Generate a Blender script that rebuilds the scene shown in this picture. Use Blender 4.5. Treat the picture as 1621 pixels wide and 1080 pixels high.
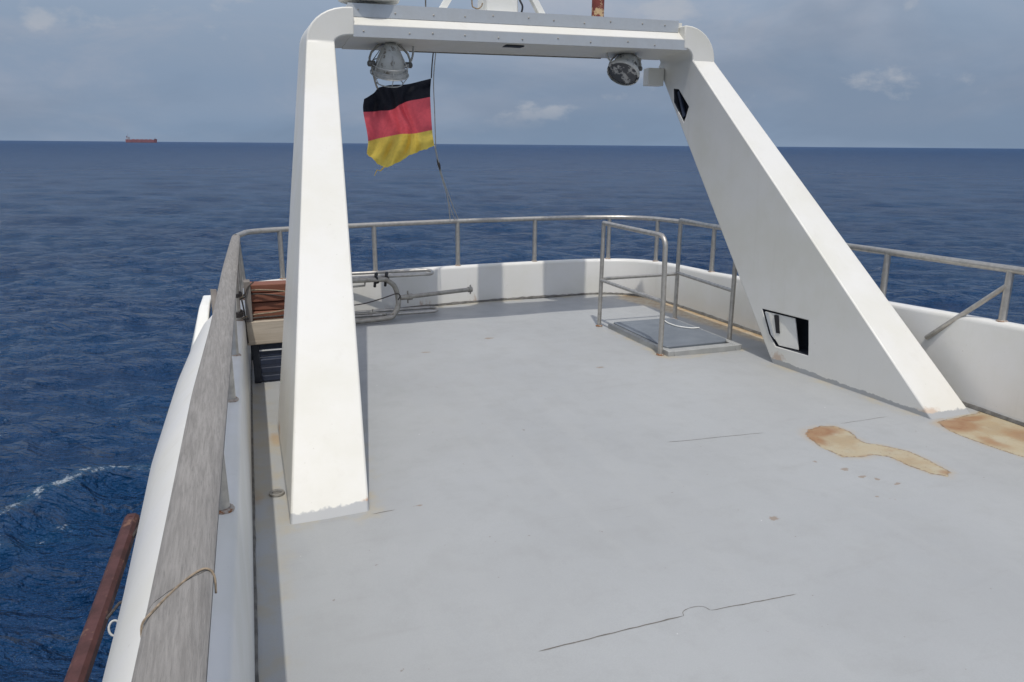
import bpy, bmesh, math, random
import numpy as np
from mathutils import Vector, Matrix, Quaternion

for o in list(bpy.data.objects):
    bpy.data.objects.remove(o, do_unlink=True)
S = bpy.context.scene
C = S.collection
R = math.radians
rnd = random.Random(4)

# ------------------------------------------------------------------ camera
YAW, ROLL, CAMH = R(20.5), R(0.46), 1.75
FPX, WPX = 1200.0, 1621.0
PITCH = math.atan((540 - 229) / FPX)
fw = Vector((math.sin(YAW) * math.cos(PITCH), math.cos(YAW) * math.cos(PITCH), -math.sin(PITCH)))
r0 = Vector((math.cos(YAW), -math.sin(YAW), 0.0))
u0 = r0.cross(fw)
rr = r0 * math.cos(ROLL) + u0 * math.sin(ROLL)
uu = u0 * math.cos(ROLL) - r0 * math.sin(ROLL)
cd = bpy.data.cameras.new('camera')
cam = bpy.data.objects.new('camera', cd)
C.objects.link(cam)
cd.sensor_width = 36.0
cd.lens = 36.0 * FPX / WPX
cd.clip_start = 0.02
cd.clip_end = 200000
M3 = Matrix((rr, uu, -fw)).transposed()
cam.matrix_world = Matrix.Translation((0, 0, CAMH)) @ M3.to_4x4()
S.camera = cam

# ------------------------------------------------------------------ sun + sky
SUN_TO = Vector((-0.135, -0.445, 1.0)).normalized()      # towards the sun
SUN_EL = math.asin(SUN_TO.z)
SUN_AZ = math.atan2(SUN_TO.x, SUN_TO.y)
sl = bpy.data.lights.new('sun', 'SUN')
sl.energy = 2.3
sl.angle = R(0.6)
sl.color = (1.0, 0.955, 0.88)
sun = bpy.data.objects.new('sun', sl)
C.objects.link(sun)
sun.location = (-3, -10, 22)
sun.rotation_euler = SUN_TO.to_track_quat('Z', 'Y').to_euler()

W = bpy.data.worlds.new('World')
S.world = W
W.use_nodes = True
wt = W.node_tree
wt.nodes.clear()


def N(t, kind, **kw):
    n = t.nodes.new(kind)
    for k, v in kw.items():
        setattr(n, k, v)
    return n


def setin(t, node, key, val):
    s = node.inputs[key]
    if hasattr(val, 'is_output') or isinstance(val, bpy.types.NodeSocket):
        t.links.new(val, s)
    else:
        s.default_value = val


def math_(t, op, a, b=0.0, c=None, clamp=False):
    n = N(t, 'ShaderNodeMath', operation=op, use_clamp=clamp)
    setin(t, n, 0, a)
    setin(t, n, 1, b)
    if c is not None:
        setin(t, n, 2, c)
    return n.outputs[0]


def ramp(t, v, lo, hi, a=0.0, b=1.0, smooth=True):
    n = N(t, 'ShaderNodeMapRange', interpolation_type='SMOOTHSTEP' if smooth else 'LINEAR')
    n.clamp = True
    setin(t, n, 0, v)
    setin(t, n, 1, lo); setin(t, n, 2, hi); setin(t, n, 3, a); setin(t, n, 4, b)
    return n.outputs[0]


def noise(t, vec, scale, detail=4, rough=0.55, dist=0.0, typ='FBM', lac=2.0):
    n = N(t, 'ShaderNodeTexNoise')
    n.noise_type = typ
    t.links.new(vec, n.inputs['Vector'])
    n.inputs['Scale'].default_value = scale
    n.inputs['Detail'].default_value = detail
    n.inputs['Roughness'].default_value = rough
    n.inputs['Lacunarity'].default_value = lac
    n.inputs['Distortion'].default_value = dist
    return n.outputs['Fac']


def mix(t, fac, a, b, blend='MIX'):
    n = N(t, 'ShaderNodeMix', data_type='RGBA', blend_type=blend)
    setin(t, n, 0, fac)
    for s, v in ((n.inputs[6], a), (n.inputs[7], b)):
        if isinstance(v, bpy.types.NodeSocket):
            t.links.new(v, s)
        else:
            s.default_value = (*v, 1.0) if len(v) == 3 else v
    return n.outputs[2]


def scaled(t, vec, sx, sy, sz, loc=(0, 0, 0)):
    n = N(t, 'ShaderNodeMapping')
    t.links.new(vec, n.inputs[0])
    n.inputs['Scale'].default_value = (sx, sy, sz)
    n.inputs['Location'].default_value = loc
    return n.outputs[0]


sky = N(wt, 'ShaderNodeTexSky', sky_type='NISHITA')
sky.sun_disc = False
sky.sun_elevation = SUN_EL
sky.sun_rotation = SUN_AZ
sky.altitude = 0
sky.air_density = 1.0
sky.dust_density = 1.6
sky.ozone_density = 1.0
SKY_STRENGTH = 0.13
tc = N(wt, 'ShaderNodeTexCoord')
dirv = tc.outputs['Generated']
sep = N(wt, 'ShaderNodeSeparateXYZ')
wt.links.new(dirv, sep.inputs[0])
dx, dy, dz = sep.outputs
# flat cloud layer: direction projected on a plane high above
den = math_(wt, 'ADD', math_(wt, 'MAXIMUM', dz, 0.0), 0.10)
px_ = math_(wt, 'DIVIDE', dx, den)
py_ = math_(wt, 'DIVIDE', dy, den)
cmb = N(wt, 'ShaderNodeCombineXYZ')
wt.links.new(px_, cmb.inputs[0]); wt.links.new(py_, cmb.inputs[1])
lay = cmb.outputs[0]
veil = ramp(wt, noise(wt, scaled(wt, dirv, 3.6, 3.6, 8.5, (3.1, 1.7, 0.3)), 1.0, 7, 0.60, 0.5), 0.42, 0.66)
big = ramp(wt, noise(wt, scaled(wt, lay, 0.16, 0.16, 1, (1.4, 8.0, 0)), 1.0, 2, 0.5), 0.38, 0.62)
darkp = ramp(wt, noise(wt, scaled(wt, dirv, 2.6, 2.6, 8.0, (7.7, 4.2, 2)), 1.0, 5, 0.55, 0.4), 0.45, 0.68)
# small cumulus low over the horizon
puffv = scaled(wt, dirv, 9.0, 9.0, 16.0, (2.3, 5.1, 0.4))
puff = noise(wt, puffv, 1.0, 6, 0.55, 0.15)
band = math_(wt, 'MULTIPLY', ramp(wt, dz, 0.015, 0.05), ramp(wt, dz, 0.14, 0.30, 1.0, 0.25))
puffm = math_(wt, 'MULTIPLY', ramp(wt, puff, 0.585, 0.70), band)
k = 1.0 / SKY_STRENGTH
# humid air over the sea: the low sky is a flat muted blue, the same all round
lowair = ramp(wt, dz, 0.06, 0.46, 1.0, 0.0)
skycol = mix(wt, lowair, sky.outputs[0], (0.200 * k, 0.277 * k, 0.392 * k))
veilfac = math_(wt, 'MULTIPLY', math_(wt, 'ADD', math_(wt, 'MULTIPLY', veil, 0.60), math_(wt, 'MULTIPLY', big, 0.38)), ramp(wt, dz, 0.0, 0.30, 0.40, 1.0))
cloudc = mix(wt, ramp(wt, dz, 0.10, 0.60), (0.355 * k, 0.375 * k, 0.435 * k), (1.55 * k, 1.53 * k, 1.50 * k))
col = mix(wt, veilfac, skycol, cloudc)
darkf = math_(wt, 'MULTIPLY', math_(wt, 'MULTIPLY', darkp, ramp(wt, dz, 0.25, 0.5, 1.0, 0.0)), 0.45)
col = mix(wt, darkf, col, (0.155 * k, 0.210 * k, 0.298 * k))
col = mix(wt, math_(wt, 'MULTIPLY', puffm, 0.55), col, (0.42 * k, 0.44 * k, 0.48 * k))
bg = N(wt, 'ShaderNodeBackground')
wt.links.new(col, bg.inputs[0])
bg.inputs[1].default_value = SKY_STRENGTH
wo = N(wt, 'ShaderNodeOutputWorld')
wt.links.new(bg.outputs[0], wo.inputs[0])

S.view_settings.view_transform = 'Standard'
S.view_settings.look = 'None'
S.view_settings.exposure = 0.10
S.view_settings.gamma = 1.0
S.view_settings.use_curve_mapping = False

# ------------------------------------------------------------------ helpers
ORG = {}


def finish(me, smooth=False, angle=35):
    me.update()
    if smooth:
        me.polygons.foreach_set('use_smooth', [True] * len(me.polygons))
        me.set_sharp_from_angle(angle=R(angle))


def obj(name, verts, faces, mat, parent=None, smooth=False, bevel=0.0, seg=2, angle=35):
    """One mesh object from world-space vertices; its origin is its thing's origin."""
    o_ = Vector(ORG.get(parent, (0, 0, 0))) if parent else None
    if o_ is None:
        vs = [Vector(v) for v in verts]
        lo = Vector((sum(v.x for v in vs) / len(vs), sum(v.y for v in vs) / len(vs), min(v.z for v in vs)))
        o_ = lo
    me = bpy.data.meshes.new(name)
    me.from_pydata([tuple(Vector(v) - o_) for v in verts], [], faces)
    bm = bmesh.new(); bm.from_mesh(me)
    bmesh.ops.recalc_face_normals(bm, faces=bm.faces)
    bm.to_mesh(me); bm.free()
    finish(me, smooth or bevel > 0, angle)
    if mat is not None:
        me.materials.append(mat)
    ob = bpy.data.objects.new(name, me)
    C.objects.link(ob)
    if parent:
        ob.parent = parent
    else:
        ob.location = o_
    ORG[ob] = tuple(o_)
    if bevel:
        b = ob.modifiers.new('bevel', 'BEVEL')
        b.width = bevel; b.segments = seg; b.limit_method = 'ANGLE'; b.angle_limit = R(30)
    return ob


def tag(o, label=None, cat=None, group=None, kind=None):
    if label: o['label'] = label
    if cat: o['category'] = cat
    if group: o['group'] = group
    if kind: o['kind'] = kind
    return o


def thing(name, loc, label, cat, group=None):
    e = bpy.data.objects.new(name, None)
    C.objects.link(e)
    e.location = loc
    e.empty_display_size = 0.1
    ORG[e] = tuple(loc)
    return tag(e, label, cat, group)


def catmull(pts, n=8, closed=False):
    P = [np.array(p, float) for p in pts]
    out = []
    m = len(P)
    for i in range(m - 1):
        p0 = P[i - 1] if i > 0 else 2 * P[0] - P[1]
        p1, p2 = P[i], P[i + 1]
        p3 = P[i + 2] if i + 2 < m else 2 * P[-1] - P[-2]
        for j in range(n):
            t = j / n
            out.append(0.5 * ((2 * p1) + (-p0 + p2) * t + (2 * p0 - 5 * p1 + 4 * p2 - p3) * t * t + (-p0 + 3 * p1 - 3 * p2 + p3) * t ** 3))
    out.append(P[-1])
    return out


def tube_geo(pts, r, segs=10, caps=True):
    pts = [Vector(p) for p in pts]
    n = len(pts)
    rs = r if hasattr(r, '__len__') else [r] * n
    V, F = [], []
    prev = None
    for i, p in enumerate(pts):
        d = (pts[min(i + 1, n - 1)] - pts[max(i - 1, 0)]).normalized()
        if prev is None:
            a = Vector((0, 0, 1)) if abs(d.z) < 0.9 else Vector((1, 0, 0))
            x = d.cross(a).normalized()
        else:
            x = (prev - d * prev.dot(d)).normalized()
        prev = x
        y = d.cross(x)
        for k in range(segs):
            t = 2 * math.pi * k / segs
            V.append(p + (x * math.cos(t) + y * math.sin(t)) * rs[i])
    for i in range(n - 1):
        for k in range(segs):
            k2 = (k + 1) % segs
            F.append((i * segs + k, i * segs + k2, (i + 1) * segs + k2, (i + 1) * segs + k))
    if caps:
        F.append(tuple(range(segs)))
        F.append(tuple(range((n - 1) * segs, n * segs)))
    return V, F


def tube(name, pts, r, mat, parent=None, segs=10, smoothn=0):
    if smoothn:
        pts = catmull(pts, smoothn)
    V, F = tube_geo(pts, r, segs)
    return obj(name, V, F, mat, parent, smooth=True, angle=50)


def prism(name, poly, axis, a, b, mat, parent=None, bevel=0.0, seg=2, smooth=False):
    """poly = 2-D outline in the two remaining axes, extruded along axis from a to b."""
    V = []
    for t in (a, b):
        for (p, q) in poly:
            V.append({'X': (t, p, q), 'Y': (p, t, q), 'Z': (p, q, t)}[axis])
    n = len(poly)
    F = [tuple(range(n)), tuple(range(n, 2 * n))]
    for i in range(n):
        j = (i + 1) % n
        F.append((i, j, n + j, n + i))
    return obj(name, V, F, mat, parent, bevel=bevel, seg=seg, smooth=smooth)


def box(name, c, s, mat, parent=None, rot=None, bevel=0.0, seg=2):
    c = Vector(c)
    V = []
    q = rot.to_matrix() if rot is not None else Matrix.Identity(3)
    for x in (-.5, .5):
        for y in (-.5, .5):
            for z in (-.5, .5):
                V.append(c + q @ Vector((x * s[0], y * s[1], z * s[2])))
    F = [(0, 1, 3, 2), (4, 6, 7, 5), (0, 4, 5, 1), (2, 3, 7, 6), (0, 2, 6, 4), (1, 5, 7, 3)]
    return obj(name, V, F, mat, parent, bevel=bevel, seg=seg)


def loft_geo(sections, caps=True, closed=True):
    n = len(sections[0])
    V = [p for s in sections for p in s]
    F = []
    for i in range(len(sections) - 1):
        for k in range(n if closed else n - 1):
            k2 = (k + 1) % n
            F.append((i * n + k, i * n + k2, (i + 1) * n + k2, (i + 1) * n + k))
    if caps:
        F.append(tuple(range(n)))
        F.append(tuple(range((len(sections) - 1) * n, len(sections) * n)))
    return V, F


def lathe_geo(profile, origin, axis, segs=24, caps=True):
    """profile: list of (radius, distance along axis)."""
    ax = Vector(axis).normalized()
    a = Vector((0, 0, 1)) if abs(ax.z) < 0.9 else Vector((0, 1, 0))
    x = ax.cross(a).normalized(); y = ax.cross(x)
    o_ = Vector(origin)
    secs = []
    for (r_, h) in profile:
        secs.append([o_ + ax * h + (x * math.cos(2 * math.pi * k / segs) + y * math.sin(2 * math.pi * k / segs)) * max(r_, 1e-4) for k in range(segs)])
    return loft_geo(secs, caps)


# ------------------------------------------------------------------ materials
def new_mat(name):
    m = bpy.data.materials.new(name)
    m.use_nodes = True
    t = m.node_tree
    b = t.nodes['Principled BSDF']
    g = N(t, 'ShaderNodeNewGeometry')
    return m, t, b, g.outputs['Position']


def setb(t, b, key, v):
    s = b.inputs[key]
    if isinstance(v, bpy.types.NodeSocket):
        t.links.new(v, s)
    elif hasattr(v, '__len__') and len(v) == 3:
        s.default_value = (*v, 1.0)
    else:
        s.default_value = v


def bump(t, b, h, strength=0.3, dist=0.01):
    n = N(t, 'ShaderNodeBump')
    n.inputs['Strength'].default_value = strength
    n.inputs['Distance'].default_value = dist
    t.links.new(h, n.inputs['Height'])
    t.links.new(n.outputs[0], b.inputs['Normal'])


def sepxyz(t, v):
    s = N(t, 'ShaderNodeSeparateXYZ')
    t.links.new(v, s.inputs[0])
    return s.outputs


def white_paint(name, base=(0.74, 0.73, 0.69), dirt=0.35, rust=True, gloss=0.38, seed=0.0, foot=False):
    m, t, b, P = new_mat(name)
    n1 = noise(t, scaled(t, P, 1, 1, 1, (seed, 0, 0)), 1.6, 5, 0.6)
    c = mix(t, ramp(t, n1, 0.35, 0.7), base, (base[0] * 0.93, base[1] * 0.925, base[2] * 0.88))
    # vertical weather streaks
    st = noise(t, scaled(t, P, 9, 9, 0.55, (seed, 3, 0)), 1.0, 5, 0.65)
    c = mix(t, math_(t, 'MULTIPLY', ramp(t, st, 0.55, 0.8), dirt), c, (0.47, 0.44, 0.38))
    sp = noise(t, P, 55, 2, 0.5)
    c = mix(t, math_(t, 'MULTIPLY', ramp(t, sp, 0.72, 0.78), 0.35), c, (0.36, 0.33, 0.28))
    if rust:
        rz = sepxyz(t, P)[2]
        rn = noise(t, scaled(t, P, 1, 1, 0.35, (seed, 9, 0)), 5.5, 5, 0.65)
        low = ramp(t, rz, 0.0, 0.22, 1.0, 0.0)
        rm = math_(t, 'MULTIPLY', ramp(t, math_(t, 'ADD', rn, math_(t, 'MULTIPLY', low, 0.08)), 0.70, 0.80), 0.6)
        c = mix(t, rm, c, (0.33, 0.17, 0.07))
    if foot:
        for (c0, rad_, tall, k_) in (((.545, 3.44, .085), .05, .09, .85), ((.545, 3.44, .02), .07, .04, .7), ((4.30, 3.50, .03), .12, .05, .5), ((.18, 4.6, .03), .12, .06, .8), ((4.19, 4.9, .05), .10, .06, .5)):
            vm = N(t, 'ShaderNodeVectorMath', operation='SUBTRACT'); t.links.new(P, vm.inputs[0]); vm.inputs[1].default_value = c0
            vs_ = scaled(t, vm.outputs[0], 1 / rad_, 1 / rad_, 1 / tall)
            ln_ = N(t, 'ShaderNodeVectorMath', operation='LENGTH'); t.links.new(vs_, ln_.inputs[0])
            mk = ramp(t, math_(t, 'ADD', ln_.outputs['Value'], math_(t, 'MULTIPLY', math_(t, 'SUBTRACT', noise(t, P, 26, 5, 0.65), 0.5), 1.6)), 0.35, 1.0, 1.0, 0.0)
            c = mix(t, math_(t, 'MULTIPLY', mk, k_), c, (0.38, 0.20, 0.085))
        rz = sepxyz(t, P)[2]
        fn = noise(t, P, 14, 3, 0.6)
        fm = ramp(t, math_(t, 'ADD', rz, math_(t, 'MULTIPLY', fn, -0.045)), 0.008, 0.016, 1.0, 0.0)
        c = mix(t, fm, c, (0.34, 0.35, 0.355))
    setb(t, b, 'Base Color', c)
    setb(t, b, 'Roughness', ramp(t, n1, 0.3, 0.7, gloss, gloss + 0.15))
    hb = math_(t, 'ADD', math_(t, 'MULTIPLY', noise(t, P, 3.0, 3, 0.5), 1.0), math_(t, 'MULTIPLY', noise(t, P, 90, 2, 0.5), 0.05))
    bump(t, b, hb, 0.25, 0.012)
    return m


def plain(name, colr, rough=0.5, metal=0.0, var=0.12, scale=14.0, bumps=0.15, spots=None, spot_lo=0.62, spot_scale=20):
    m, t, b, P = new_mat(name)
    n1 = noise(t, P, scale, 5, 0.6)
    c = mix(t, ramp(t, n1, 0.3, 0.72), tuple(min(1, x * (1 + var)) for x in colr), tuple(x * (1 - var) for x in colr))
    if spots:
        c = mix(t, ramp(t, noise(t, P, spot_scale, 5, 0.65), spot_lo, spot_lo + 0.06), c, spots)
    setb(t, b, 'Base Color', c)
    setb(t, b, 'Roughness', ramp(t, n1, 0.3, 0.7, max(0.05, rough - 0.08), min(1, rough + 0.1)))
    setb(t, b, 'Metallic', metal)
    bump(t, b, n1, bumps, 0.004)
    return m


def wood(name, c1, c2, axis='Y', rough=0.75, fine=38.0, dark=0.5):
    m, t, b, P = new_mat(name)
    st = 0.055 if name == 'weathered_teak' else 0.045
    sc = {'Y': (1, st, 1), 'X': (st, 1, 1), 'Z': (1, 1, st)}[axis]
    g1 = noise(t, scaled(t, P, *sc), fine * 3.2, 6, 0.7)
    g2 = noise(t, scaled(t, P, *sc), fine, 4, 0.6, 0.3)
    blot = noise(t, P, 4.0, 4, 0.6)
    c = mix(t, ramp(t, g2, 0.3, 0.7), c1, c2)
    c = mix(t, math_(t, 'MULTIPLY', ramp(t, g1, 0.5, 0.75), dark), c, tuple(x * 0.45 for x in c2))
    c = mix(t, math_(t, 'MULTIPLY', ramp(t, blot, 0.4, 0.7), 0.35), c, tuple(x * 0.72 for x in c1))
    setb(t, b, 'Base Color', c)
    setb(t, b, 'Roughness', rough)
    bump(t, b, g1, 0.55, 0.004)
    return m


MAT = {}
MAT['arch'] = white_paint('arch_white_paint', (0.67, 0.66, 0.622), 0.20, True, 0.35, 1.0, foot=True)
MAT['hull'] = white_paint('hull_white_paint', (0.69, 0.68, 0.65), 0.30, True, 0.34, 5.0)
MAT['white'] = white_paint('white_gel_coat', (0.78, 0.78, 0.75), 0.15, False, 0.35, 8.0)
MAT['steel'] = plain('weathered_stainless', (0.44, 0.42, 0.385), 0.38, 0.75, 0.15, 22, 0.1, spots=(0.26, 0.15, 0.08), spot_lo=0.69, spot_scale=26)
MAT['ruststeel'] = plain('rust_stained_steel', (0.36, 0.31, 0.26), 0.5, 0.4, 0.2, 30, 0.2, spots=(0.25, 0.11, 0.045), spot_lo=0.50, spot_scale=30)
MAT['galv'] = plain('dull_tube', (0.34, 0.32, 0.28), 0.45, 0.55, 0.2, 18, 0.15, spots=(0.2, 0.16, 0.11), spot_lo=0.66)
MAT['alu'] = plain('aluminium_plate', (0.47, 0.49, 0.50), 0.42, 0.35, 0.06, 6, 0.05)
MAT['black'] = plain('black_tape', (0.012, 0.012, 0.014), 0.6)
MAT['dark'] = plain('cavity_shade_crate_black', (0.02, 0.024, 0.034), 0.7)  # near-black: painted shade in openings, also the crate's corner posts
MAT['rope'] = plain('tan_rope', (0.25, 0.195, 0.135), 0.85, 0, 0.3, 90, 0.5)
MAT['darkrope'] = plain('dark_rope', (0.06, 0.05, 0.045), 0.85, 0, 0.3, 90, 0.5)
MAT['cable'] = plain('grey_cable', (0.42, 0.42, 0.40), 0.5, 0, 0.15, 30, 0.1)
MAT['lamp'] = plain('lamp_housing', (0.46, 0.46, 0.43), 0.45, 0.1, 0.12, 12, 0.2, spots=(0.20, 0.175, 0.145), spot_lo=0.58, spot_scale=16)
MAT['lampold'] = plain('mottled_lamp_housing', (0.52, 0.52, 0.49), 0.5, 0.1, 0.12, 12, 0.3, spots=(0.035, 0.035, 0.04), spot_lo=0.52, spot_scale=13)  # pale grey housing with dark blotches
MAT['redpole'] = plain('rusty_red_paint', (0.17, 0.035, 0.025), 0.6, 0, 0.2, 20, 0.3, spots=(0.50, 0.36, 0.20), spot_lo=0.52, spot_scale=12)
MAT['boom'] = plain('red_brown_paint', (0.062, 0.021, 0.018), 0.6, 0, 0.35, 9, 0.3, spots=(0.15, 0.075, 0.05), spot_lo=0.58, spot_scale=16)
MAT['railwood'] = wood('weathered_teak', (0.275, 0.262, 0.245), (0.185, 0.175, 0.163), 'Y', 0.88, 130, 0.55)
MAT['redwood'] = wood('red_brown_plank', (0.235, 0.092, 0.055), (0.155, 0.055, 0.033), 'X', 0.7, 26, 0.4)
MAT['palewood'] = wood('bleached_plank', (0.50, 0.44, 0.36), (0.38, 0.32, 0.25), 'X', 0.8, 22, 0.5)
MAT['greywood'] = wood('grey_wood', (0.24, 0.22, 0.20), (0.17, 0.15, 0.14), 'Z', 0.8, 22, 0.5)
MAT['bluecrate'] = plain('dark_blue_plastic', (0.018, 0.026, 0.05), 0.5, 0, 0.2, 8)
MAT['hatchlid'] = plain('hatch_lid', (0.135, 0.153, 0.175), 0.4, 0, 0.06, 3, 0.05)
MAT['coaming'] = plain('coaming_grey', (0.31, 0.315, 0.305), 0.5, 0, 0.10, 8, 0.15, spots=(0.30, 0.20, 0.10), spot_lo=0.66, spot_scale=9)
MAT['sealant'] = plain('old_sealant', (0.12, 0.115, 0.105), 0.8, 0, 0.35, 18, 0.5)
MAT['crack'] = plain('deck_crack', (0.14, 0.13, 0.115), 0.85, 0, 0.2, 40)
MAT['flagblack'] = plain('flag_black', (0.012, 0.014, 0.022), 0.85, 0, 0.1, 40)
MAT['flagred'] = plain('flag_red', (0.78, 0.12, 0.15), 0.8, 0, 0.07, 30)
MAT['flaggold'] = plain('flag_gold', (0.90, 0.68, 0.13), 0.8, 0, 0.07, 30)
MAT['shiphull'] = plain('ship_red_hazed', (0.26, 0.115, 0.125), 0.6, 0, 0.1, 0.05)  # hull red greyed: distance haze is put into the paint colour
MAT['shipdark'] = plain('ship_dark_hazed', (0.13, 0.08, 0.095), 0.6, 0, 0.1, 0.05)  # dark ship parts, lifted by haze in the colour
MAT['shipwhite'] = plain('ship_white_hazed', (0.36, 0.36, 0.38), 0.6, 0, 0.1, 0.05)  # ship white dulled by haze in the colour
MAT['lens'] = plain('lamp_glass', (0.10, 0.11, 0.12), 0.08, 0.2, 0.05)

MAT['lensold'] = plain('painted_reflection_glass', (0.05, 0.055, 0.065), 0.15, 0.0, 0.1, 12, 0.1, spots=(0.42, 0.42, 0.41), spot_lo=0.52, spot_scale=14)  # pale spots paint reflections onto the dark lens

# translucent cloth for the flag
for kf in ('flagblack', 'flagred', 'flaggold'):
    t = MAT[kf].node_tree
    b = t.nodes['Principled BSDF']
    trn = N(t, 'ShaderNodeBsdfTranslucent')
    l = b.inputs['Base Color'].links[0].from_socket
    t.links.new(l, trn.inputs[0])
    ms = N(t, 'ShaderNodeMixShader')
    ms.inputs[0].default_value = 0.35
    out = t.nodes['Material Output']
    t.links.new(b.outputs[0], ms.inputs[1]); t.links.new(trn.outputs[0], ms.inputs[2])
    t.links.new(ms.outputs[0], out.inputs[0])

# ------------------------------------------------------------------ sea
SEA = -5.0


def build_sea():
    az0 = YAW
    az = [az0 + R(a) for a in np.arange(-70, 60.01, 0.17)]
    az += [az0 + R(a) for a in np.arange(63, 290, 3.5)]
    rad = [2.0]
    while rad[-1] < 900:
        rad.append(rad[-1] + max(0.055, rad[-1] * 0.0085))
    while rad[-1] < 90000:
        rad.append(rad[-1] * 1.06)
    az = np.array(az); rad = np.array(rad)
    A, Rr = np.meshgrid(az, rad)
    X = np.sin(A) * Rr; Y = np.cos(A) * Rr
    Z = np.zeros_like(X)
    step = np.maximum(0.055, Rr * 0.0085)
    g = np.random.RandomState(11)
    OX = np.zeros_like(X); OY = np.zeros_like(X)
    near = rad < 900
    Xn, Yn, st = X[near], Y[near], step[near]
    Zn = np.zeros_like(Xn); DX = np.zeros_like(Xn); DY = np.zeros_like(Xn)
    NW = 84
    lam = np.exp(np.linspace(math.log(0.40), math.log(14.0), NW))
    for L in lam:
        th = YAW + R(12) + g.normal(0, 0.55)
        kx, ky = math.sin(th), math.cos(th)
        kk = 2 * math.pi / L
        slope = 0.050 * (1.0 if L < 1.6 else (1.6 / L) ** 0.7)
        a = slope / kk * g.uniform(0.6, 1.4)
        w = np.clip((L / st - 2.2) / 2.5, 0, 1)
        ph = kk * (kx * Xn + ky * Yn) + g.uniform(0, 6.283)
        sn = np.sin(ph)
        Zn += w * a * sn
        cs = np.cos(ph) * (w * a)
        DX += kx * cs; DY += ky * cs
    # wake crest that leaves the hull on the port quarter
    wk = catmull([(-9.5, 12.4), (-6.5, 13.6), (-4.2, 14.85), (-3.59, 15.33), (-3.02, 15.85), (-2.46, 15.95), (-1.88, 15.85), (-0.6, 15.2)], 10)
    wk = np.array(wk)
    foam = np.zeros_like(Xn)
    sel = (Xn > -14) & (Xn < 4) & (Yn > 6) & (Yn < 24)
    xs, ys = Xn[sel], Yn[sel]
    dmin = np.full(xs.shape, 1e9); sgn = np.zeros(xs.shape)
    for i in range(len(wk) - 1):
        p, q = wk[i], wk[i + 1]
        d = q - p; L2 = d @ d
        tt = np.clip(((xs - p[0]) * d[0] + (ys - p[1]) * d[1]) / L2, 0, 1)
        ex = xs - p[0] - tt * d[0]; ey = ys - p[1] - tt * d[1]
        dd = np.hypot(ex, ey)
        s2 = np.sign(d[0] * ey - d[1] * ex)
        up = dd < dmin
        dmin = np.where(up, dd, dmin); sgn = np.where(up, s2, sgn)
    sd = dmin * sgn                        # + on the far side
    crest = np.where(sd < 0, np.exp(-(sd / 0.75) ** 2), np.exp(-(sd / 1.5) ** 2))
    fade = np.clip((xs + 9.5) / 5.0, 0, 1)
    Zn[sel] += 0.34 * crest * fade
    f1 = np.exp(-((sd + 0.02) / 0.16) ** 2) * fade
    for (fx, fy, fr) in ((-3.9, 13.89, .35), (-3.55, 14.04, .3), (-3.1, 13.97, .25), (-3.3, 14.3, .3), (-4.4, 13.9, .5), (-2.6, 13.6, .2)):
        f1 = np.maximum(f1, 0.6 * np.exp(-(((xs - fx) / fr) ** 2 + ((ys - fy) / (fr * 0.45)) ** 2)))
    foam[sel] = f1
    Z[near] = Zn
    X[near] += DX; Y[near] += DY
    FO = np.zeros_like(X); FO[near] = foam
    Z = Z + SEA
    nr, na = X.shape
    verts = np.stack([X, Y, Z], -1).reshape(-1, 3)
    i = np.arange(nr - 1)[:, None] * na + np.arange(na)[None, :]
    j = np.arange(nr - 1)[:, None] * na + (np.arange(na)[None, :] + 1) % na
    quads = np.stack([i, i + na, j + na, j], -1).reshape(-1, 4)
    me = bpy.data.meshes.new('sea')
    me.vertices.add(len(verts)); me.vertices.foreach_set('co', verts.ravel().astype(np.float32))
    me.loops.add(quads.size); me.loops.foreach_set('vertex_index', quads.ravel().astype(np.int32))
    me.polygons.add(len(quads))
    me.polygons.foreach_set('loop_start', np.arange(0, quads.size, 4, dtype=np.int32))
    me.update(calc_edges=True)
    me.polygons.foreach_set('use_smooth', np.ones(len(quads), bool))
    at = me.attributes.new('foam', 'FLOAT', 'POINT')
    at.data.foreach_set('value', FO.ravel().astype(np.float32))
    if me.polygons[0].normal.z < 0:
        me.flip_normals()
    m, t, b, P = new_mat('sea_water')
    at = N(t, 'ShaderNodeAttribute'); at.attribute_name = 'foam'
    fn = noise(t, scaled(t, P, 1, 1, 1), 5.5, 6, 0.68)
    fm = ramp(t, math_(t, 'ADD', math_(t, 'MULTIPLY', at.outputs['Fac'], 0.30), fn), 0.72, 0.90)
    big = noise(t, scaled(t, P, 1, 1, 0), 0.09, 3, 0.5)
    c = mix(t, ramp(t, big, 0.3, 0.7), (0.004, 0.033, 0.100), (0.006, 0.046, 0.125))
    c = mix(t, math_(t, 'MULTIPLY', ramp(t, at.outputs['Fac'], 0.0, 1.0), 0.25), c, (0.02, 0.10, 0.17))
    c = mix(t, math_(t, 'MULTIPLY', fm, 0.62), c, (0.58, 0.64, 0.68))
    setb(t, b, 'Base Color', c)
    ln = N(t, 'ShaderNodeVectorMath', operation='LENGTH')
    t.links.new(P, ln.inputs[0])
    # unresolved chop: the sea sheet is rougher where the modelled waves give out, far from the yacht
    rg = ramp(t, math_(t, 'LOGARITHM', ln.outputs['Value'], 10.0), 1.4, 3.3, 0.06, 0.50)
    setb(t, b, 'Roughness', math_(t, 'ADD', math_(t, 'MULTIPLY', fm, 0.4), rg))
    setb(t, b, 'IOR', 1.333)
    Pw = N(t, 'ShaderNodeVectorRotate', rotation_type='Z_AXIS')
    t.links.new(P, Pw.inputs['Vector']); Pw.inputs['Angle'].default_value = YAW + R(10)
    Pw = Pw.outputs[0]
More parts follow.
